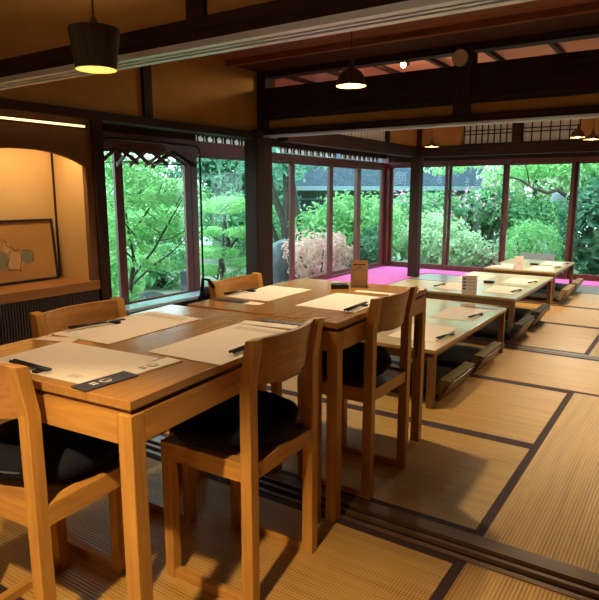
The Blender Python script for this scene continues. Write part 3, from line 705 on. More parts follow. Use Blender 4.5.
CG = 'black cushions on the oak chairs'
cl = [('A', (-1.46, 0.93), 'black cushion on the front chair at the lower left'), ('B', (-1.170, 1.375), 'round black cushion on the chair in the centre foreground'),
      ('E', (-1.19, 2.135), 'black cushion on the chair beside the low tables')]
for k, (x, y), lb in cl:
    cu = thing('chair_cushion', lb, 'cushion', (x, y, 0.4565), R(12), CG)
    cushion_mesh(0.20, 0.19, 0.10, ord(k)).build('pad', M['blackcloth'], cu)
    MB().tube([(0.197 * math.cos(a), 0.187 * math.sin(a), 0.050 + 0.002 * math.sin(5 * a)) for a in [R(x) for x in range(0, 360, 15)]], 0.0032, 5, closed=True).build('piping', M['greycloth'], cu)
bg_ = thing('shoulder_bag', 'black bag hung behind the back of the chair at the pine window', 'bag', (-1.815, 2.03, 0.45))
mb = cushion_mesh(0.028, 0.135, 0.33, 5, 3.2); mb.build('body', M['blackcloth'], bg_)
MB().tube([(0.0, -0.09, 0.30), (0.012, -0.09, 0.375), (0.045, -0.088, 0.372), (0.072, -0.086, 0.34)], 0.007, 8).build('strap', M['blackcloth'], bg_)
cu = thing('chair_cushion', 'black cushion on the chair before the slatted alcove base', 'cushion', (-1.585, 1.29, 0.4565), 0, CG)
cushion_mesh(0.17, 0.18, 0.07, 9).build('pad', M['blackcloth'], cu)

# ------------------------------------------------------------------ table settings
def sheet(name, label, cat, c, z, w, l, rz, mat, group=None, th=0.0012):
    o = MB().box(-w / 2, w / 2, -l / 2, l / 2, 0, th).build(name, mat)
    o.location = (c[0], c[1], z); o.rotation_euler = (0, 0, rz)
    return tag(o, label, cat, group)
PG = 'kraft paper placemats on the standing tables'
Z = TZ + 0.0006
def print_marks(parent, spots, mat, z=0.0012):
    for nm, (x0, x1, y0, y1) in spots:
        MB().box(x0, x1, y0, y1, z, z + 0.0004).build(nm, mat, parent)
p1 = sheet('placemat', 'kraft placemat at the near end of the nearest table, before the front chair', 'placemat', (-1.365, 0.952), Z, 0.385, 0.262, R(4.6), M['paper'], PG)
p2 = sheet('placemat', 'kraft placemat on the left of the nearest table, beside the alcove side chair', 'placemat', (-1.565, 1.325), Z, 0.255, 0.43, R(3), M['paper'], PG)
p3 = sheet('placemat', 'kraft placemat on the right of the nearest table, before the centre chair', 'placemat', (-1.146, 1.345), Z, 0.265, 0.43, R(3), M['paper'], PG)
p4 = sheet('placemat', 'kraft placemat at the left of the second table before the pine window chair', 'placemat', (-1.58, 2.13), Z, 0.235, 0.36, R(2), M['paper'], PG)
p5 = sheet('placemat', 'kraft placemat at the right of the second table beside the kraft menu card', 'placemat', (-1.185, 2.125), Z, 0.265, 0.36, R(2), M['paper'], PG)
for p, w, l in ((p1, 0.385, 0.262),):
    print_marks(p, [('printed_line', (0.10, 0.14, -0.105 + 0.008 * i, -0.102 + 0.008 * i)) for i in range(3)], M['softink'])
for p in (p2, p3):
    print_marks(p, [('printed_line', (-0.10, 0.09, 0.15 + 0.014 * i, 0.154 + 0.014 * i)) for i in range(3)], M['softink'])
def rot2(x, y, a): return (x * math.cos(a) - y * math.sin(a), x * math.sin(a) + y * math.cos(a))
# packets lying end to end on the near edge
def packet(name, label, c, rz, mat, disc, ringm):
    t = sheet(name, label, 'packet', c, Z, 0.058, 0.150, rz, mat, None, 0.003)
    d_ = MB().tube([(0, 0, 0.003), (0, 0, 0.0036)], 0.0145, 24).build('round_mark', disc, t)
    MB().lathe([(0.0105, 0.0037), (0.0125, 0.0037), (0.0125, 0.0041), (0.0105, 0.0041), (0.0105, 0.0037)], seg=24).build('ring', ringm, d_)
    MB().box(-0.006, 0.006, -0.008, 0.008, 0.0036, 0.0041).build('emblem', ringm, d_)
    for i in range(2): MB().box(-0.010 + 0.012 * i, -0.004 + 0.012 * i, -0.040, -0.024, 0.003, 0.0034).build('lettering', disc, t)
    return t
packet('towel_packet', 'dark navy packet with a pale round mark on the near table corner', (-1.143, 0.882), R(-3), M['navy'], M['palepaper'], M['ink'])
packet('towel_packet', 'cream packet with a dark round mark behind the navy one', (-1.146, 1.034), R(-3), M['palepaper'], M['ink'], M['palepaper'])
# chopsticks
def chopsticks(label, c, z, rz, ln=0.17, mat=None, rest=True, wrap=None, group='chopsticks laid on the placemats'):
    t = thing('chopsticks', label, 'chopsticks', (c[0], c[1], z), rz, group)
    for s in (-1, 1):
        MB().tube([(-ln / 2, s * 0.006, 0.011), (ln / 2, s * 0.004, 0.009)], [0.0045, 0.003], 6).build('stick', mat or M['black'], t)
    if rest: MB().box(ln / 2 - 0.045, ln / 2 - 0.025, -0.02, 0.02, 0, 0.0065).build('rest', M['black'], t, bevel=0.002)
    if wrap: MB().box(-ln / 2 + 0.02, ln / 2 - 0.07, -0.011, 0.011, 0.0, 0.006).build('sleeve', wrap, t)
    return t
ZP = Z + 0.0012
chopsticks('dark chopsticks in a green sleeve on the near end placemat', (-1.385, 0.842), ZP, R(3), 0.15, wrap=M['greenpaper'])
chopsticks('dark chopsticks lying on the left placemat of the nearest table', (-1.655, 1.26), ZP, R(80), 0.20)
chopsticks('dark chopsticks on the placemat before the centre chair', (-1.045, 1.32), ZP, R(95), 0.20)
chopsticks('dark chopsticks on the placemat before the pine window chair', (-1.675, 2.05), ZP, R(85), 0.20)
chopsticks('dark chopsticks on the placemat beside the chair near the low tables', (-1.075, 2.02), ZP, R(95), 0.20)
sheet('chopstick_envelope', 'patterned cream envelope at the far end of the right placemat, nearest table', 'envelope', (-1.19, 1.60), Z, 0.21, 0.05, R(8), M['palepaper'])
sheet('chopstick_envelope', 'navy edged envelope lying between the two standing tables', 'envelope', (-1.15, 1.66), Z, 0.23, 0.030, R(6), M['navy'])
sheet('chopstick_envelope', 'cream envelope at the far left of the nearest table', 'envelope', (-1.61, 1.075), Z, 0.13, 0.05, R(20), M['signcard'])
sheet('chopstick_envelope', 'dark card lying at the near edge of the second left placemat', 'card', (-1.60, 1.885), Z, 0.17, 0.055, R(6), M['navy'])
sheet('chopstick_envelope', 'pale card lying beside the dark card on the second table', 'card', (-1.475, 1.885), Z, 0.075, 0.055, R(2), M['palepaper'])
sheet('chopstick_envelope', 'pale envelope just right of the kraft menu card', 'envelope', (-1.17, 2.40), Z, 0.22, 0.045, R(3), M['palepaper'])
pb = MB().box(-0.042, 0.042, -0.024, 0.024, 0, 0.022).build('order_box', M['black'], bevel=0.003); pb.location = (-1.385, 2.43, Z); pb.rotation_euler = (0, 0, R(30))
tag(pb, 'small black box in front of the kraft menu card', 'box')

def menu_card(label, c, z, rz, w, h, mat, marks, name='menu_card'):
    t = thing(name, label, 'menu card', (c[0], c[1], z), rz)
    dd = h * 0.16
    MB().hexa([(-w / 2, -dd, 0), (w / 2, -dd, 0), (w / 2, -dd + 0.0015, 0), (-w / 2, -dd + 0.0015, 0), (-w / 2, -0.001, h), (w / 2, -0.001, h), (w / 2, 0.0005, h), (-w / 2, 0.0005, h)]).build('front_flap', mat, t)
    MB().hexa([(-w / 2, dd, 0), (w / 2, dd, 0), (w / 2, dd - 0.0015, 0), (-w / 2, dd - 0.0015, 0), (-w / 2, 0.001, h), (w / 2, 0.001, h), (w / 2, -0.0005, h), (-w / 2, -0.0005, h)]).build('rear_flap', mat, t)
    def at_(x, f): return (x, -dd + dd * f - 0.0012, h * f)
    for x0, x1, f0, f1, m in marks:
        MB().hexa([at_(x0 * w, f0), at_(x1 * w, f0), Vector(at_(x1 * w, f0)) + Vector((0, 0.001, 0)), Vector(at_(x0 * w, f0)) + Vector((0, 0.001, 0)),
                   at_(x0 * w, f1), at_(x1 * w, f1), Vector(at_(x1 * w, f1)) + Vector((0, 0.001, 0)), Vector(at_(x0 * w, f1)) + Vector((0, 0.001, 0))]).build('print', m, t)
    return t
menu_card('kraft menu card with a dark heading standing on the second table', (-1.335, 2.53), Z, R(30), 0.082, 0.128, M['signcard'],
          [(-0.36, -0.08, 0.80, 0.85, M['low_leg']), (-0.05, 0.36, 0.80, 0.85, M['low_leg']), (-0.15, 0.12, 0.70, 0.73, M['low_leg']), (-0.4, 0.4, 0.625, 0.64, M['low_leg']),
           (-0.32, 0.3, 0.22, 0.235, M['softink']), (-0.32, 0.36, 0.16, 0.175, M['softink']), (-0.32, 0.2, 0.10, 0.115, M['softink'])])

# ------------------------------------------------------------------ low tables
LZ = 0.345
def make_low(label, x0, x1, y0, y1):
    t = thing('low_table', label, 'low table', ((x0 + x1) / 2, (y0 + y1) / 2, 0), 0, 'low dining tables on the tatami')
    hx, hy = (x1 - x0) / 2, (y1 - y0) / 2
    MB().box(-hx, hx, -hy, hy, LZ - 0.022, LZ).build('tabletop', M['low_top'], t, bevel=0.003)
    for s in (-1, 1):
        MB().box(*sorted((s * (hx - 0.05), s * (hx - 0.07))), -hy + 0.06, hy - 0.06, LZ - 0.075, LZ - 0.022).build('apron', M['low_leg'], t)
        MB().box(-hx + 0.05, hx - 0.05, *sorted((s * (hy - 0.03), s * (hy - 0.05))), LZ - 0.075, LZ - 0.022).build('apron', M['low_leg'], t)
        for q in (-1, 1):
            MB().box(*sorted((s * (hx - 0.006), s * (hx - 0.046))), *sorted((q * (hy - 0.006), q * (hy - 0.046))), 0, LZ - 0.022).build('leg', M['low_leg'], t, bevel=0.003)
    return t
make_low('nearest low table, with lamp glare on its top', -1.98, -1.135, 3.06, 4.54)
make_low('middle low table of the three on the tatami', -2.02, -1.185, 4.98, 6.52)
make_low('farthest low table by the back windows', -2.02, -1.235, 6.90, 8.12)
MG = 'kraft paper placemats on the low tables'
z = LZ + 0.0006; zp = z + 0.0012
for lb, c, w, l in (('paper placemat at the near right of the nearest low table', (-1.36, 3.45), 0.29, 0.46), ('paper placemat at the far right of the nearest low table', (-1.36, 4.14), 0.29, 0.46),
                    ('paper placemat at the near right of the middle low table', (-1.39, 5.40), 0.27, 0.42), ('paper placemat at the far right of the middle low table', (-1.39, 6.02), 0.27, 0.42),
                    ('paper placemat at the near left of the middle low table', (-1.82, 5.36), 0.26, 0.42),
                    ('paper placemat at the far left of the middle low table', (-1.84, 6.10), 0.26, 0.42),
                    ('paper placemat at the near right of the farthest low table', (-1.43, 7.22), 0.27, 0.42), ('paper placemat at the far right of the farthest low table', (-1.42, 7.80), 0.27, 0.40),
                    ('paper placemat at the near left of the farthest low table', (-1.86, 7.25), 0.25, 0.42)):
    sheet('placemat', lb, 'placemat', c, z, w, l, R(1), M['paper'], MG)
for lb, c in (('black chopsticks at the near right of the nearest low table', (-1.20, 3.40)), ('black chopsticks at the far right of the nearest low table', (-1.235, 4.10)),
              ('black chopsticks at the near right of the middle low table', (-1.27, 5.36)), ('black chopsticks at the far right of the middle low table', (-1.27, 5.98)),
              ('black chopsticks at the left of the middle low table', (-1.95, 5.30)), ('black chopsticks at the near right of the farthest low table', (-1.30, 7.32)),
              ('black chopsticks at the far right of the farthest low table', (-1.29, 7.78)), ('black chopsticks at the left of the farthest low table', (-1.96, 7.25))):
    chopsticks(lb, c, zp, R(82), 0.21, group='chopsticks on the low tables')
sheet('chopstick_envelope', 'dark folded envelope across the far end of the nearest low table', 'envelope', (-1.30, 4.44), z, 0.24, 0.045, R(4), M['low_leg'])
sheet('chopstick_envelope', 'dark folded envelope at the far right of the middle low table', 'envelope', (-1.33, 5.68), z, 0.2, 0.035, R(2), M['low_leg'])
for lb, c in (('small black box in the middle of the middle low table', (-1.62, 5.75)), ('small black box in the middle of the farthest low table', (-1.59, 7.52))):
    b_ = MB().box(-0.045, 0.045, -0.035, 0.035, 0, 0.022).build('order_box', M['black'], bevel=0.003); b_.location = (c[0], c[1], z); tag(b_, lb, 'box', 'black boxes on the low tables')
mk = [(-0.42, -0.24, 0.78, 0.86, M['ink']), (-0.42, -0.24, 0.60, 0.68, M['ink']), (-0.42, -0.24, 0.42, 0.50, M['ink']), (-0.42, -0.24, 0.24, 0.32, M['ink'])] + \
     [(-0.12, 0.4, f, f + 0.03, M['softink']) for f in (0.80, 0.62, 0.44, 0.26)]
menu_card('pale menu card with four dark squares standing on the middle low table', (-1.585, 4.99 + 0.04), z, R(20), 0.125, 0.155, M['pinkcard'], mk)
menu_card('small pale pink menu card standing on the farthest low table', (-1.64, 6.94), z, R(20), 0.10, 0.155, M['pinkcard'], [(-0.2, 0.25, 0.5, 0.53, M['softink']), (-0.2, 0.2, 0.4, 0.43, M['softink'])])
bx = MB().box(-0.045, 0.045, -0.05, 0.05, 0, 0.07).build('cutlery_box', M['oak'], bevel=0.003); bx.location = (-1.74, 3.34, z); tag(bx, 'small wooden box on the left of the nearest low table', 'box')

# ------------------------------------------------------------------ legless floor chairs with cushions
ZG = 'legless floor chairs along the low tables'
def make_floor_chair(backmat, h=0.17, lean=0.11):
    t = thing('floor_chair', '', 'floor chair', (0, 0, 0), 0, ZG)       # back at +x, faces -x
    hw = 0.24
    MB().box(-0.24, 0.20, -hw, hw, 0.0, 0.016).build('seat_panel', M['zaisu_wood'], t, bevel=0.004)
    x0 = 0.185; th = 0.02
    n = 8; mb = MB()
    for i in range(n):
        u0, u1 = -1 + 2 * i / n, -1 + 2 * (i + 1) / n
        f = lambda u: 0.012 * (1 - u * u)
        hh = lambda u: h - 0.018 * abs(u) ** 6
        mb.hexa([(x0 + f(u0), u0 * hw, 0.012), (x0 + th + f(u0), u0 * hw, 0.012), (x0 + th + f(u1), u1 * hw, 0.012), (x0 + f(u1), u1 * hw, 0.012),
                 (x0 + lean + f(u0), u0 * hw, hh(u0)), (x0 + lean + th + f(u0), u0 * hw, hh(u0)), (x0 + lean + th + f(u1), u1 * hw, hh(u1)), (x0 + lean + f(u1), u1 * hw, hh(u1))])
    bmesh.ops.remove_doubles(mb.bm, verts=mb.bm.verts[:], dist=0.0002)
    b = mb.build('backrest', M['zaisu_wood'], t, bevel=0.003)
    mb = MB()
    for i in range(n):
        u0, u1 = (-1 + 2 * i / n) * 0.95, (-1 + 2 * (i + 1) / n) * 0.95
        k0, k1 = 0.30, 1.02
        e = 0.040
        mb.hexa([(x0 + lean * k0 - e, u0 * hw, h * k0), (x0 + lean * k0 + 0.01, u0 * hw, h * k0), (x0 + lean * k0 + 0.01, u1 * hw, h * k0), (x0 + lean * k0 - e, u1 * hw, h * k0),
                 (x0 + lean * k1 - e, u0 * hw, h * k1 + 0.014), (x0 + lean * k1 + 0.024, u0 * hw, h * k1 + 0.008), (x0 + lean * k1 + 0.022, u1 * hw, h * k1 + 0.008), (x0 + lean * k1 - e, u1 * hw, h * k1 + 0.012)])
    bmesh.ops.remove_doubles(mb.bm, verts=mb.bm.verts[:], dist=0.0002)
    mb.build('back_pad', backmat, b, bevel=0.008)
    return t
fc0 = make_floor_chair(M['olive'], 0.115, 0.05)
fc1 = make_floor_chair(M['darkolive'], 0.15, 0.07)
fc2 = make_floor_chair(M['olive'], 0.15, 0.07)
fc3 = make_floor_chair(M['greyply'], 0.36, 0.05)
x_ = -1.335
spots = [(fc0, (-1.355, 3.45), 0, 'floor chair nearest the camera at the nearest low table', 'on the floor chair nearest the camera', M['darkolive'], 0.07),
         (fc0, (-1.355, 4.09), 0, 'floor chair second from the camera, at the far half of the nearest low table', 'on the far floor chair of the nearest low table', M['darkolive'], 0.07),
         (fc1, (-1.36, 5.06), 0, 'dark padded floor chair at the near half of the middle low table', 'on the near floor chair of the middle low table', M['darkolive'], 0.10),
         (fc1, (-1.36, 5.68), 0, 'dark padded floor chair at the far half of the middle low table', 'on the far floor chair of the middle low table', M['darkolive'], 0.10),
         (fc2, (-1.375, 7.12), 0, 'floor chair with tan back at the near half of the farthest low table', 'on the near floor chair of the farthest low table', M['darkolive'], 0.08),
         (fc2, (-1.375, 7.74), 0, 'floor chair with tan back at the far half of the farthest low table', 'on the far floor chair at the right of the farthest low table', M['darkolive'], 0.08),
         (fc3, (-1.80, 8.42), R(90), 'grey backed floor chair at the far end of the farthest low table', 'on the grey backed floor chair by the back windows', M['greycloth'], 0.06)]
used = set()
for f, (x, y), rz, lb, ql, cm_, ch in spots:
    c = f if f.name not in used else copy_tree(f)
    used.add(f.name)
    c.location = (x, y, 0.002); c.rotation_euler = (0, 0, rz); c['label'] = lb
    q = cushion_mesh(0.215, 0.225, ch, int(y * 100), 4.5, wr=0.004).build('floor_cushion', cm_)
    q.location = (x - 0.03 * math.cos(rz), y - 0.03 * math.sin(rz), 0.0185)
    tag(q, 'flat cushion ' + ql, 'cushion', 'cushions on the floor chairs')

# ------------------------------------------------------------------ the garden
GZ = -0.35
gm = MB(); n = 30
vs = [[gm.bm.verts.new((-22 + 34 * i / n, -4 + 32 * j / n, GZ + 0.06 * math.sin(i * 1.3) * math.cos(j * 1.7))) for i in range(n + 1)] for j in range(n + 1)]
for j in range(n):
    for i in range(n): gm.bm.faces.new((vs[j][i], vs[j][i + 1], vs[j + 1][i + 1], vs[j + 1][i]))
struct(gm.build('garden_ground', M['gravel']))

def leaves(blobs, size, dens, seed, up=0.3, shell=0.55, cup=0.25):
    """blobs: (cx,cy,cz,rx,ry,rz). bent two-facet leaves scattered near each ellipsoid's surface"""
    rr = random.Random(seed); verts = []; faces = []
    for (cx, cy, cz, rx, ry, rz) in blobs:
        area = 4 * math.pi * (((rx * ry) ** 1.6 + (rx * rz) ** 1.6 + (ry * rz) ** 1.6) / 3) ** (1 / 1.6)
        cnt = int(area * dens / (size * size))
        for _ in range(cnt):
            d = Vector((rr.gauss(0, 1), rr.gauss(0, 1), rr.gauss(0, 1))); d.normalize()
            k = shell + (1 - shell) * rr.random() ** 0.5
            k *= 1 + 0.10 * rr.gauss(0, 1)
            p = Vector((cx + d.x * rx * k, cy + d.y * ry * k, cz + d.z * rz * k))
            nrm = (Vector((d.x / rx, d.y / ry, d.z / rz)).normalized() + Vector((rr.gauss(0, .6), rr.gauss(0, .6), rr.gauss(0, .6) + up))).normalized()
            u = nrm.orthogonal().normalized(); u = Quaternion(nrm, rr.random() * 6.28) @ u; w = nrm.cross(u)
            s = size * (0.6 + 0.8 * rr.random()); b = len(verts)
            verts += [p - u * s, p + w * s * 0.42 + nrm * s * cup, p + u * s, p - w * s * 0.42 + nrm * s * cup]
            faces += [(b, b + 1, b + 2), (b, b + 2, b + 3)]
    return verts, faces
def foliage(name, blobs, size, dens, seed, mat, parent=None, **kw):
    v, f = leaves(blobs, size, dens, seed, **kw)
    me = bpy.data.meshes.new(name); me.from_pydata(v, [], f); me.materials.append(mat); me.update()
    o = bpy.data.objects.new(name, me); col.objects.link(o)
    if parent:
        o.parent = parent; o.location = -parent.location
    return o
def core(name, blobs, mat, parent, k=0.62):
    """twiggy mass at the heart of a shrub"""
    mb = MB()
    for (cx, cy, cz, rx, ry, rz) in blobs:
        prof = [(max(0.001, rx * k * math.cos(a)), rz * k * math.sin(a)) for a in [R(x) for x in range(-90, 91, 30)]]
        mb.lathe(prof, (cx, cy, cz), 12)
    o = mb.build(name, mat); o.parent = parent; o.location = -parent.location
    return o
def branch_mesh(name, paths, parent, mat=None, seg=7):
    mb = MB()
    for pts, r0, r1 in paths:
        n = len(pts); mb.tube(pts, [r0 + (r1 - r0) * i / (n - 1) for i in range(n)], seg)
    o = mb.build(name, mat or M['bark']); o.parent = parent; o.location = -parent.location
    return o
def rblobs(c, r, n, seed, sub=0.5):
    rr = random.Random(seed); out = [(c[0], c[1], c[2], r[0] * 0.8, r[1] * 0.8, r[2] * 0.8)]
    for _ in range(n):
        d = Vector((rr.gauss(0, 1), rr.gauss(0, 1), rr.gauss(0, 1))); d.normalize()
        s = sub * (0.7 + 0.6 * rr.random())
        out.append((c[0] + d.x * r[0] * 0.62, c[1] + d.y * r[1] * 0.62, c[2] + d.z * r[2] * 0.62, r[0] * s, r[1] * s, r[2] * s))
    return out
def shrub(name, label, c, r, mat, size, dens, seed, n=6, sub=0.5, cat='shrub', group=None, flowers=0, shell=0.55, stems=True):
    base = (c[0], c[1], GZ)
    t = thing(name, label, cat, base, 0, group)
    bl = rblobs(c, r, n, seed, sub)
    foliage('foliage', bl, size, dens, seed, mat, t, shell=shell)
    if flowers:
        foliage('blossom', [(b[0], b[1], b[2] + 0.06, b[3], b[4], b[5]) for b in bl], size * 0.9, dens * flowers, seed + 50, M['petal'], t, shell=0.95)
    if stems:
        ps = []
        for k in range(5):
            a = k * 1.26 + seed
            ps.append(([(c[0] + 0.05 * math.cos(a), c[1] + 0.05 * math.sin(a), GZ - 0.05), (c[0] + r[0] * 0.3 * math.cos(a), c[1] + r[1] * 0.3 * math.sin(a), (GZ + c[2]) / 2), (c[0] + r[0] * 0.6 * math.cos(a), c[1] + r[1] * 0.6 * math.sin(a), c[2] + r[2] * 0.2)], 0.03, 0.01))
        branch_mesh('stems', ps, t)
    return t

# the young maple outside the left window
mt = thing('maple_tree', 'young green maple with thin dark branches outside the left window', 'tree', (-5.52, 4.73, GZ))
F = (-5.50, 4.75, 0.42)
branch_mesh('trunk', [([(-5.53, 4.73, GZ - 0.05), (-5.55, 4.70, 0.05), F], 0.035, 0.026)], mt)
branch_mesh('branch', [([F, (-5.54, 4.72, 0.75), (-5.57, 4.70, 1.15), (-5.62, 4.66, 1.7)], 0.018, 0.006), ([(-5.535, 4.725, 0.70), (-5.40, 4.86, 0.95), (-5.23, 4.93, 1.2), (-5.1, 5.0, 1.6)], 0.012, 0.004)], mt)
branch_mesh('branch', [([(-5.52, 4.73, 0.22), (-5.20, 4.78, 0.55), (-4.95, 4.78, 0.85), (-4.70, 4.78, 1.15)], 0.018, 0.005), ([(-5.10, 4.78, 0.66), (-4.85, 4.72, 0.70), (-4.55, 4.68, 0.82)], 0.010, 0.004)], mt)
branch_mesh('branch', [([(-5.54, 4.72, 0.12), (-5.15, 4.72, 0.38), (-4.80, 4.67, 0.55), (-4.45, 4.62, 0.78)], 0.016, 0.005), ([F, (-5.75, 4.55, 0.75), (-5.95, 4.40, 1.1)], 0.012, 0.004)], mt)
rr = random.Random(31); tw = []
for k in range(16):
    a = rr.random() * 6.28; b0 = Vector((-5.5 + rr.gauss(0, .25), 4.78 + rr.gauss(0, .2), 0.6 + rr.random() * 0.6))
    e = b0 + Vector((math.cos(a) * 0.45, math.sin(a) * 0.45, 0.35 + 0.3 * rr.random()))
    tw.append(([b0, (b0 + e) / 2 + Vector((0, 0, -0.04)), e], 0.007, 0.003))
branch_mesh('twigs', tw, mt)
rr = random.Random(3); bl = []
for _ in range(30):
    bl.append((-5.45 + rr.gauss(0, 0.38), 4.75 + rr.gauss(0, 0.40), 1.22 + rr.gauss(0, 0.36), 0.32, 0.32, 0.10))
for _ in range(9):
    bl.append((-5.35 + rr.gauss(0, 0.45), 5.0 + rr.gauss(0, 0.35), 0.55 + rr.gauss(0, 0.14), 0.26, 0.26, 0.08))
foliage('foliage', bl, 0.028, 0.34, 11, M['lf_maple'], mt, up=1.0, shell=0.1)

def rockthing(name, label, c, r, mat, seed):
    bm = bmesh.new(); bmesh.ops.create_icosphere(bm, subdivisions=3, radius=1.0)
    rr = random.Random(seed); pl = [(Vector((rr.gauss(0, 1), rr.gauss(0, 1), rr.gauss(0, 1))).normalized(), 0.62 + 0.3 * rr.random()) for _ in range(9)]
    for v in bm.verts:
        d = v.co.normalized(); k = 1.0
        for nrm, h in pl:
            q = d.dot(nrm)
            if q > 0.01: k = min(k, h / q)
        v.co = Vector((d.x * k * r[0], d.y * k * r[1], d.z * k * r[2]))
    m = MB(); m.bm.free(); m.bm = bm
    o = m.build(name, mat); o.location = c
    return tag(o, label, 'rock', 'rocks in the garden')
rockthing('garden_rock', 'low blue grey rock on the gravel under the maple', (-4.90, 4.42, -0.16), (0.30, 0.36, 0.30), M['rock'], 2)
rockthing('garden_rock', 'pointed grey rock beyond the first corner window', (-5.90, 8.35, 0.0), (0.36, 0.36, 0.56), M['rock'], 5)
rockthing('garden_rock', 'flat stone at the foot of the clipped pine', (-5.20, 6.05, -0.30), (0.30, 0.26, 0.12), M['palerock'], 6)
rockthing('garden_rock', 'tall pale rock face between the trees behind the back window', (-2.62, 15.0, 0.45), (0.38, 0.4, 1.0), M['palerock'], 8)
shrub('garden_shrub', 'small lime green shrub at the foot of the left window', (-4.68, 3.98, 0.02), (0.20, 0.22, 0.20), M['lf_bright'], 0.03, 0.7, 21, 4)
pz = thing('stone_post', 'short dark stone post standing on the gravel beyond the left window', 'post', (-5.35, 5.45, GZ))
MB().box(-0.055, 0.055, -0.055, 0.055, -0.02, 0.58).build('shaft', M['conc'], pz, bevel=0.01)
MB().box(-0.065, 0.065, -0.065, 0.065, 0.36, 0.40).build('band', M['rock'], pz)

# clipped cloud pine
pt = thing('cloud_pine', 'clipped cloud pine with layered pads behind the left window', 'tree', (-5.71, 6.53, GZ))
tr = [(-5.71, 6.53, GZ - 0.05), (-5.66, 6.52, 0.0), (-5.72, 6.54, 0.25), (-5.55, 6.52, 0.50), (-5.66, 6.56, 0.75), (-5.64, 6.58, 0.98)]
branch_mesh('trunk', [(tr, 0.06, 0.02)], pt)
pads = [(-5.64, 6.58, 1.03, 0.34, 0.34, 0.12), (-5.30, 6.55, 0.66, 0.27, 0.27, 0.075), (-6.00, 6.62, 0.64, 0.25, 0.25, 0.07), (-5.72, 6.40, 0.37, 0.36, 0.30, 0.085), (-5.28, 6.60, 0.22, 0.27, 0.27, 0.07), (-5.98, 6.50, 0.08, 0.28, 0.28, 0.08)]
for i, p in enumerate(pads):
    foliage('foliage_pad', [p], 0.024, 1.0, 60 + i, M['lf_maple'], pt, up=0.9, shell=0.75)
    branch_mesh('limb', [([tr[min(5, 1 + i % 4)] if i else tr[5], ((p[0] + tr[3][0]) / 2, (p[1] + tr[3][1]) / 2, p[2] - 0.12), (p[0], p[1], p[2] - 0.03)], 0.022, 0.010)], pt)
shrub('clipped_shrub', 'round clipped shrub at the right foot of the cloud pine', (-4.92, 5.92, 0.02), (0.24, 0.24, 0.30), M['lf_mid'], 0.022, 1.0, 31, 0)

# shrubs by the corner windows
shrub('garden_shrub', 'large bright green shrub below the tiled roof', (-5.75, 10.1, 0.40), (1.2, 1.0, 0.85), M['lf_bright'], 0.055, 0.8, 32, 9, 0.45)
shrub('garden_shrub', 'pinkish leaved shrub outside the corner window', (-5.15, 8.35, 0.20), (0.72, 0.66, 0.54), M['lf_pink'], 0.045, 0.50, 33, 16, 0.30, shell=0.35)
shrub('garden_shrub', 'low green ground shrub beneath the corner window', (-4.75, 7.10, -0.24), (0.30, 0.9, 0.16), M['lf_mid'], 0.03, 0.8, 34, 5, 0.5)
shrub('garden_shrub', 'dark green shrub right of the pinkish one at the corner', (-4.75, 9.55, 0.10), (0.42, 0.42, 0.50), M['lf_dark'], 0.05, 0.8, 41, 5)
shrub('azalea_bush', 'azalea bush with pink blossoms behind the lone post', (-4.95, 12.3, 0.72), (1.15, 0.8, 0.68), M['lf_mid'], 0.06, 0.75, 35, 8, 0.45, flowers=0.08)
shrub('azalea_bush', 'azalea bush with a few pink blossoms left of the dark garden tree', (-3.75, 12.6, 0.95), (0.65, 0.6, 0.42), M['lf_mid'], 0.06, 0.75, 42, 6, 0.45, flowers=0.10)
shrub('garden_shrub', 'wide pale green shrub outside the back window beside the lone post', (-4.12, 10.95, 0.25), (1.02, 0.7, 0.68), M['lf_pale'], 0.05, 0.8, 36, 9, 0.42)
shrub('garden_shrub', 'low russet shrub beside the pale green one', (-3.18, 10.95, -0.03), (0.36, 0.34, 0.30), M['lf_russet'], 0.04, 0.8, 37, 5)
shrub('clipped_shrub', 'clipped dome shaped shrub behind the farthest low table', (-2.45, 11.3, 0.02), (0.70, 0.62, 0.80), M['lf_bright'], 0.026, 1.1, 38, 0, shell=0.92)
shrub('garden_shrub', 'mid green shrub above the clipped dome', (-2.95, 13.1, 0.66), (0.85, 0.6, 0.58), M['lf_mid'], 0.06, 0.75, 39, 8, 0.45)
shrub('broadleaf_shrub', 'dark broadleaf shrub filling the rightmost pane', (-1.42, 10.9, 0.50), (0.50, 0.55, 0.90), M['lf_dark'], 0.085, 0.75, 40, 9, 0.45)
shrub('broadleaf_shrub', 'second dark broadleaf shrub beyond the right picture edge', (-0.3, 10.8, 0.4), (0.7, 0.6, 0.85), M['lf_dark'], 0.085, 0.7, 43, 6, 0.5)

def tree(label, base, paths, crown, mat, size, dens, seed, name='garden_tree', shell=0.3):
    t = thing(name, label, 'tree', base)
    for p in paths: branch_mesh('trunk', [p], t)
    foliage('foliage', crown, size, dens, seed, mat, t, shell=shell)
    return t
tree('many stemmed tree beyond the first corner window', (-6.84, 9.86, GZ),
     [([(-6.8, 9.86, GZ - 0.05), (-6.9, 9.84, 0.6), (-7.15, 9.75, 1.3), (-7.3, 9.7, 2.2)], 0.10, 0.05), ([(-6.75, 9.9, GZ - 0.05), (-6.85, 9.86, 0.7), (-6.9, 9.85, 2.3)], 0.09, 0.05), ([(-6.7, 9.9, GZ - 0.05), (-6.6, 9.95, 0.5), (-6.75, 9.9, 1.5), (-6.7, 9.95, 2.3)], 0.07, 0.04), ([(-6.8, 9.8, GZ), (-7.2, 9.6, 0.9), (-7.5, 9.4, 1.8)], 0.06, 0.03)],
     rblobs((-7.0, 9.8, 2.3), (1.3, 1.3, 1.0), 10, 70, 0.4), M['lf_blue'], 0.07, 0.45, 71)
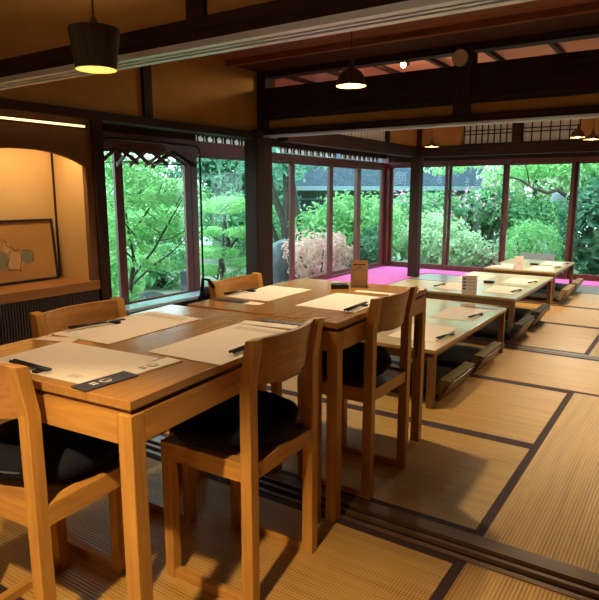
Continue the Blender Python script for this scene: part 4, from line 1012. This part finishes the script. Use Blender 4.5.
tree('dark green tree left of the clipped dome behind the back window', (-3.75, 13.2, GZ), [([(-3.7, 13.2, GZ - 0.05), (-3.75, 13.2, 0.4), (-3.8, 13.2, 1.0)], 0.07, 0.03), ([(-3.75, 13.2, 0.2), (-3.6, 13.1, 0.8)], 0.04, 0.02)],
     rblobs((-3.75, 13.2, 0.60), (0.75, 0.6, 0.80), 10, 72, 0.45), M['lf_mid'], 0.07, 0.7, 73)
rr = random.Random(8)
tree('spreading tree with a dark bent limb across the back window', (-2.15, 13.2, GZ),
     [([(-2.15, 13.3, GZ - 0.1), (-2.2, 13.25, 0.6), (-2.1, 13.2, 1.2), (-2.2, 13.1, 2.1)], 0.11, 0.06),
      ([(-2.15, 13.2, 1.05), (-2.40, 12.95, 1.26), (-2.55, 12.75, 1.20), (-2.80, 12.55, 1.30), (-3.02, 12.42, 1.46), (-3.35, 12.2, 1.56)], 0.045, 0.014), ([(-2.85, 12.52, 1.34), (-2.9, 12.5, 1.62), (-3.0, 12.5, 1.9)], 0.016, 0.008)],
     [(-2.9 + rr.gauss(0, 0.85), 13.0 + rr.gauss(0, 0.6), 2.0 + rr.gauss(0, 0.28), 0.5, 0.5, 0.14) for _ in range(34)], M['lf_maple'], 0.055, 0.34, 74)
# tall trees that close the view
BT = 'background trees closing the garden'
for i, (x, y, z, rx, rz_, mt_, lb) in enumerate(((-9.6, 8.6, 0.75, 1.3, 1.1, 'lf_bright', 'bushy bright green tree behind the young maple'), (-10.3, 11.9, 1.7, 1.8, 2.0, 'lf_dark', 'blue green tree behind the cloud pine'),
        (-10.6, 5.8, 1.2, 1.8, 1.7, 'lf_mid', 'green tree at the far left behind the maple'), (-8.2, 10.4, 0.4, 1.0, 0.9, 'lf_mid', 'low green tree left of the many stemmed one'),
        (-14.2, 8.4, 2.6, 2.4, 2.4, 'lf_blue', 'tall blue green tree behind the bushy bright one'), (-2.4, 19.6, 2.2, 2.1, 2.0, 'lf_pale', 'pale green tree right of the tiled house'),
        (-1.0, 16.2, 1.6, 1.7, 2.0, 'lf_mid', 'tall green tree behind the dark bent limb'), (0.6, 14.5, 1.6, 1.7, 2.2, 'lf_mid', 'tall green tree behind the dark broadleaf shrubs'),
        (-9.4, 12.4, 0.9, 0.9, 1.2, 'lf_dark', 'dark tree at the left end of the tiled house'), (-7.4, 6.9, -0.05, 0.8, 0.42, 'lf_mid', 'low spreading shrub between the maple and the pine'),
        (-10.4, 24.0, 3.0, 2.8, 1.8, 'lf_pale', 'pale tree crown showing above the tiled roof'), (-7.2, 5.3, 0.1, 0.8, 0.6, 'lf_maple', 'light green bush on the gravel behind the maple'), (-3.7, 16.6, 1.9, 1.3, 1.7, 'lf_pale', 'pale green tree behind the gap left of the bent limb'))):
    t = thing('background_tree', lb, 'tree', (x, y, GZ), 0, BT)
    far = y > 10 or x < -9
    bl = rblobs((x, y, z), (rx, rx, rz_), 9, 90 + i, 0.42)
    foliage('foliage', bl, 0.10 if far else 0.06, 0.62, 120 + i, M[mt_], t, shell=0.6)
    branch_mesh('trunk', [([(x, y, GZ - 0.05), (x + 0.1, y, (z + GZ) / 2), (x, y, z + rz_ * 0.4)], 0.12, 0.05)], t)

# tiled house across the garden
hs = thing('tiled_house', 'low house with grey tiled roof across the garden', 'house', (-8.0, 16.3, GZ), R(40))
MB().box(-3.0, 3.0, 0.0, 3.4, 0, 1.75).build('wall', M['housewall'], hs)
mb = MB()
me = bpy.data.meshes.new('roof')
bmr = bmesh.new(); uvl = bmr.loops.layers.uv.new()
ex, z0_, z1_ = 3.4, 1.72, 3.1
va = [bmr.verts.new(p) for p in ((-ex, -0.75, z0_), (ex, -0.75, z0_), (ex, 1.7, z1_), (-ex, 1.7, z1_), (-ex, 4.15, z0_), (ex, 4.15, z0_), (-ex, -0.75, z0_ - 0.06), (ex, -0.75, z0_ - 0.06), (ex, 4.15, z0_ - 0.06), (-ex, 4.15, z0_ - 0.06))]
for ids, uv in (((0, 1, 2, 3), ((0, 0), (9.6, 0), (9.6, 2.8), (0, 2.8))), ((5, 4, 3, 2), ((0, 0), (9.6, 0), (9.6, 2.8), (0, 2.8))), ((7, 6, 9, 8), ((0, 0), (1, 0), (1, 1), (0, 1))), ((0, 6, 7, 1), ((0, 0), (9, 0), (9, .1), (0, .1))), ((1, 7, 8, 5, 2), ((0, 0),) * 5), ((0, 3, 4, 9, 6), ((0, 0),) * 5)):
    f = bmr.faces.new([va[i] for i in ids])
    for lp, q in zip(f.loops, uv): lp[uvl].uv = q
bmr.to_mesh(me); bmr.free(); me.materials.append(M['rooftile'])
ro = bpy.data.objects.new('roof', me); col.objects.link(ro); ro.parent = hs
MB().box(-ex, ex, -0.80, -0.74, z0_ - 0.10, z0_ + 0.02).build('gutter', M['fascia'], hs)
MB().tube([(-ex, 1.7, z1_ + 0.03), (ex, 1.7, z1_ + 0.03)], 0.09, 10).build('ridge', M['rock'], hs)
for wx in (-2.1, -0.7, 0.8, 2.2):
    w_ = MB().box(wx - 0.5, wx + 0.5, -0.03, 0.0, 0.5, 1.4).build('window', M['fascia'], hs)
    MB().box(wx - 0.44, wx + 0.44, -0.034, -0.03, 0.56, 1.34).build('pane', M['conc'], w_)

# ------------------------------------------------------------------ sky, camera, view
w = bpy.data.worlds.new('overcast'); sc.world = w; w.use_nodes = True
n = w.node_tree.nodes; l = w.node_tree.links; n.clear()
out = n.new('ShaderNodeOutputWorld'); bg = n.new('ShaderNodeBackground'); l.new(bg.outputs[0], out.inputs[0])
tc = n.new('ShaderNodeTexCoord'); sx = n.new('ShaderNodeSeparateXYZ'); l.new(tc.outputs['Generated'], sx.inputs[0])
rp = n.new('ShaderNodeValToRGB'); rp.color_ramp.elements[0].position = 0.0; rp.color_ramp.elements[0].color = (0.72, 0.86, 0.90, 1)
rp.color_ramp.elements[1].position = 0.6; rp.color_ramp.elements[1].color = (0.80, 0.93, 1.0, 1)
l.new(sx.outputs['Z'], rp.inputs[0]); l.new(rp.outputs[0], bg.inputs[0]); bg.inputs[1].default_value = 3.7

cd = bpy.data.cameras.new('camera'); co = bpy.data.objects.new('camera', cd); col.objects.link(co)
cd.sensor_fit = 'HORIZONTAL'; cd.sensor_width = 36.0; cd.lens = 595.0 / 599.0 * 36.0; cd.clip_start = 0.02; cd.clip_end = 200
co.location = (0, 0, 1.2)
fwd = Vector((-math.sin(R(33.6)) * math.cos(R(10.2)), math.cos(R(33.6)) * math.cos(R(10.2)), -math.sin(R(10.2))))
co.rotation_euler = fwd.to_track_quat('-Z', 'Y').to_euler()
sc.camera = co
sc.view_settings.view_transform = 'Standard'; sc.view_settings.look = 'None'
sc.view_settings.exposure = 1.0; sc.view_settings.gamma = 1.0; sc.view_settings.use_curve_mapping = False
